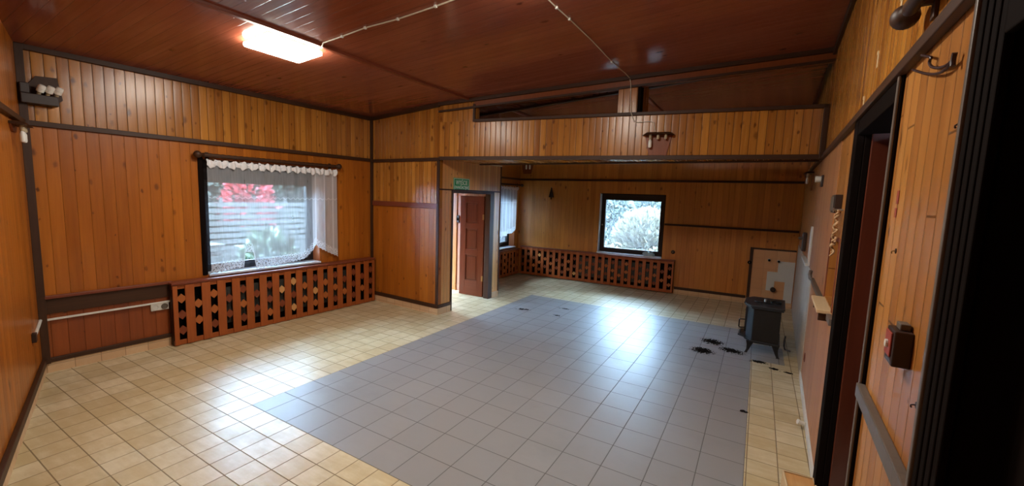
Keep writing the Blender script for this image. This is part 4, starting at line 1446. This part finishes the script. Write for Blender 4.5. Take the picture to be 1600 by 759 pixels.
# wooden box on the floor in the right foreground
root = thing('wooden_box', 'small orange wooden box on the floor by the right skirting, bottom of the photo', 'box', Matrix.Translation((0.285, 3.29, 0.0)) @ Matrix.Rotation(0.08, 4, 'Z'))
MB().box(0.008, 0.172, -0.292, -0.008, 0.004, 0.115).build('body', DIAM[2], root, bevel=.003)
q_ = MB()
q_.box(0, 0.18, -0.010, 0.0, 0.0, 0.122).box(0, 0.18, -0.30, -0.29, 0.0, 0.122).box(0, 0.010, -0.29, -0.010, 0, 0.122).box(0.17, 0.18, -0.29, -0.010, 0, 0.122)
q_.build('edging', PALEW, root, bevel=.002)

# ------------------------------------------------------------------ garden
mb = MB()
q = [(-40, -20), (20, -20), (20, 50), (-40, 50)]
mb.face([(x, y, -0.35) for x, y in q], q)
o = tag(mb.build('ground', PAVE), 'pale gravel yard outside the windows', 'ground')
o['kind'] = 'structure'

def bush(name, label, x, y, rx, ry, h, n, leaf, mat, seed, group=None, z0=-0.35, up=0.0, spike=False):
    rnd = random.Random(seed)
    root = thing(name, label, 'bush' if not spike else 'tree', Matrix.Translation((x, y, z0)), group)
    mb = MB()
    for k in range(n):
        a, b = rnd.uniform(0, 2 * PI), math.acos(rnd.uniform(-.3, 1))
        rr = rnd.uniform(.75, 1.08)
        if spike:
            t = rnd.random() ** 0.8
            rad = (1 - t) * rr
            p = Vector((rx * rad * math.cos(a), ry * rad * math.sin(a), h * (0.08 + .92 * t)))
            dirv = Vector((math.cos(a), math.sin(a), -.25))
        else:
            p = Vector((rx * rr * math.sin(b) * math.cos(a), ry * rr * math.sin(b) * math.sin(a), h * .5 + h * .5 * rr * math.cos(b)))
            dirv = Vector((math.sin(b) * math.cos(a), math.sin(b) * math.sin(a), math.cos(b) + up))
        dirv = (dirv + Vector((rnd.uniform(-.6, .6), rnd.uniform(-.6, .6), rnd.uniform(-.6, .6)))).normalized()
        s_ = leaf * rnd.uniform(.6, 1.4)
        side = dirv.cross(Vector((rnd.uniform(-1, 1), rnd.uniform(-1, 1), rnd.uniform(-1, 1)))).normalized() * s_ * .28
        nn = dirv.cross(side).normalized() * s_ * .08
        tip = p + dirv * s_
        mid = p + dirv * s_ * .5
        mb.face([p, mid + side + nn, tip, mid], [(0, 0)] * 4)
        mb.face([p, mid, tip, mid - side + nn], [(0, 0)] * 4)
    mb.build('foliage', mat, root, recalc=False)
    MB().lathe([(0, 0), (.07, 0), (.045, h * .45), (0, h * .6)], (0, 0, 0), (0, 0, 1), 8).build('trunk', TRUNK, root, smooth=True)
    return root
# behind the far window
bush('garden_bush', 'pale feathery round bush in the middle of the far window view', -3.0, 13.6, 0.9, 0.8, 1.85, 4200, 0.20, LEAFS[0], 21, up=.6)
bush('garden_bush', 'low pale bush with pink blossom at the right of the far window view', -2.1, 11.6, 0.65, 0.35, 0.95, 1500, 0.12, LEAFS[0], 22)
bush('garden_bush', 'low pale bush at the left of the far window view', -3.75, 11.4, 0.75, 0.4, 0.95, 1600, 0.12, LEAFS[0], 23)
bush('flowering_bush', 'small pink flowering bush low at the right of the far window', -1.85, 10.6, 0.28, 0.2, 0.80, 160, 0.07, LEAFS[3], 24)
for i, (x, y, r, h, lab) in enumerate(((-8.4, 17.0, 1.15, 4.2, 'leftmost blue green conifer in the far window view'), (-5.2, 16.8, 1.15, 4.4, 'second blue green conifer from the left in the far window view'),
                                       (-2.2, 17.2, 1.15, 4.1, 'third blue green conifer from the left in the far window view'), (0.9, 16.8, 1.15, 4.4, 'rightmost blue green conifer in the far window view'))):
    bush('conifer', lab, x, y, r, r, h, 4500, 0.26, LEAFS[2], 30 + i, 'conifers beyond the far window', spike=True)
def hedge(label, mat, L, H, n, leaf, seed, mtx):
    hg = thing('garden_hedge', label, 'hedge', mtx)
    mb = MB()
    rnd = random.Random(seed)
    for k in range(n):
        p = Vector((rnd.uniform(-L, L), rnd.uniform(-.35, .1), rnd.uniform(0.0, H + .1)))
        dv = Vector((rnd.uniform(-1, 1), -rnd.uniform(.1, 1), rnd.uniform(-.5, 1))).normalized()
        sd = dv.cross(Vector((rnd.uniform(-1, 1), rnd.uniform(-1, 1), rnd.uniform(-1, 1)))).normalized() * .35 * leaf
        L_ = rnd.uniform(.7, 1.4) * leaf
        mb.face([p, p + dv * L_ * .5 + sd, p + dv * L_, p + dv * L_ * .5 - sd], [(0, 0)] * 4)
    mb.build('foliage', mat, hg, recalc=False)
    MB().box(-L, L, .0, .5, 0, H).build('inner_growth', mat, hg)

hedge('long dense clipped hedge closing off the far window view behind the conifers', LEAFS[2], 7.0, 4.2, 6000, 0.26, 77, Matrix.Translation((-4.0, 22.5, -0.35)))
hedge('tall dark hedge added to block the sky behind the left window fence', LEAFD, 10.0, 5.6, 9000, 0.30, 78, Matrix.Translation((-17.5, 7.5, -0.35)) @ Matrix.Rotation(PI / 2, 4, 'Z'))  # added to shut out sky light at the left window

# outside the left window
fr_ = thing('garden_fence', 'grey slatted fence across the yard outside the left window', 'fence', Matrix.Translation((-14.0, 0.5, -0.35)))
mb = MB()
for k in range(9):
    mb.box(-.015, .015, 0, 14, 0.15 + k * .19, 0.15 + k * .19 + .13, shift=k)
mb.build('slats', FENCEW, fr_)
for k in range(8):
    MB().box(-.07, -.015, k * 2 - .05 + .02, k * 2 + .05, 0, 1.95).build('post', FENCEW, fr_)
bush('flowering_bush', 'red flowering bush above the fence outside the left window', -15.4, 8.0, 0.8, 0.7, 2.9, 700, 0.22, plain('red_blossom', lin(128, 20, 26), 0.6), 41)
bush('garden_bush', 'bright leafy plant standing outside the left window, right of the middle', -8.9, 5.0, 0.45, 0.4, 1.25, 500, 0.22, LEAFS[1], 42)
st = thing('board_stack', 'stack of pale weathered boards outside the left window', 'boards', Matrix.Translation((-9.6, 3.9, -0.35)))
for k in range(7):
    MB().box(-.25 + random.uniform(-.03, .03), .25, -.5 + random.uniform(-.08, .08), .45 + random.uniform(-.1, .1), k * .17 + .03, k * .17 + .08, shift=k).build('board', FENCEW, st)
    MB().box(-.2, .2, -.3, -.22, k * .17 - .09 if k else 0, k * .17 + .03).build('spacer', FENCEW, st)
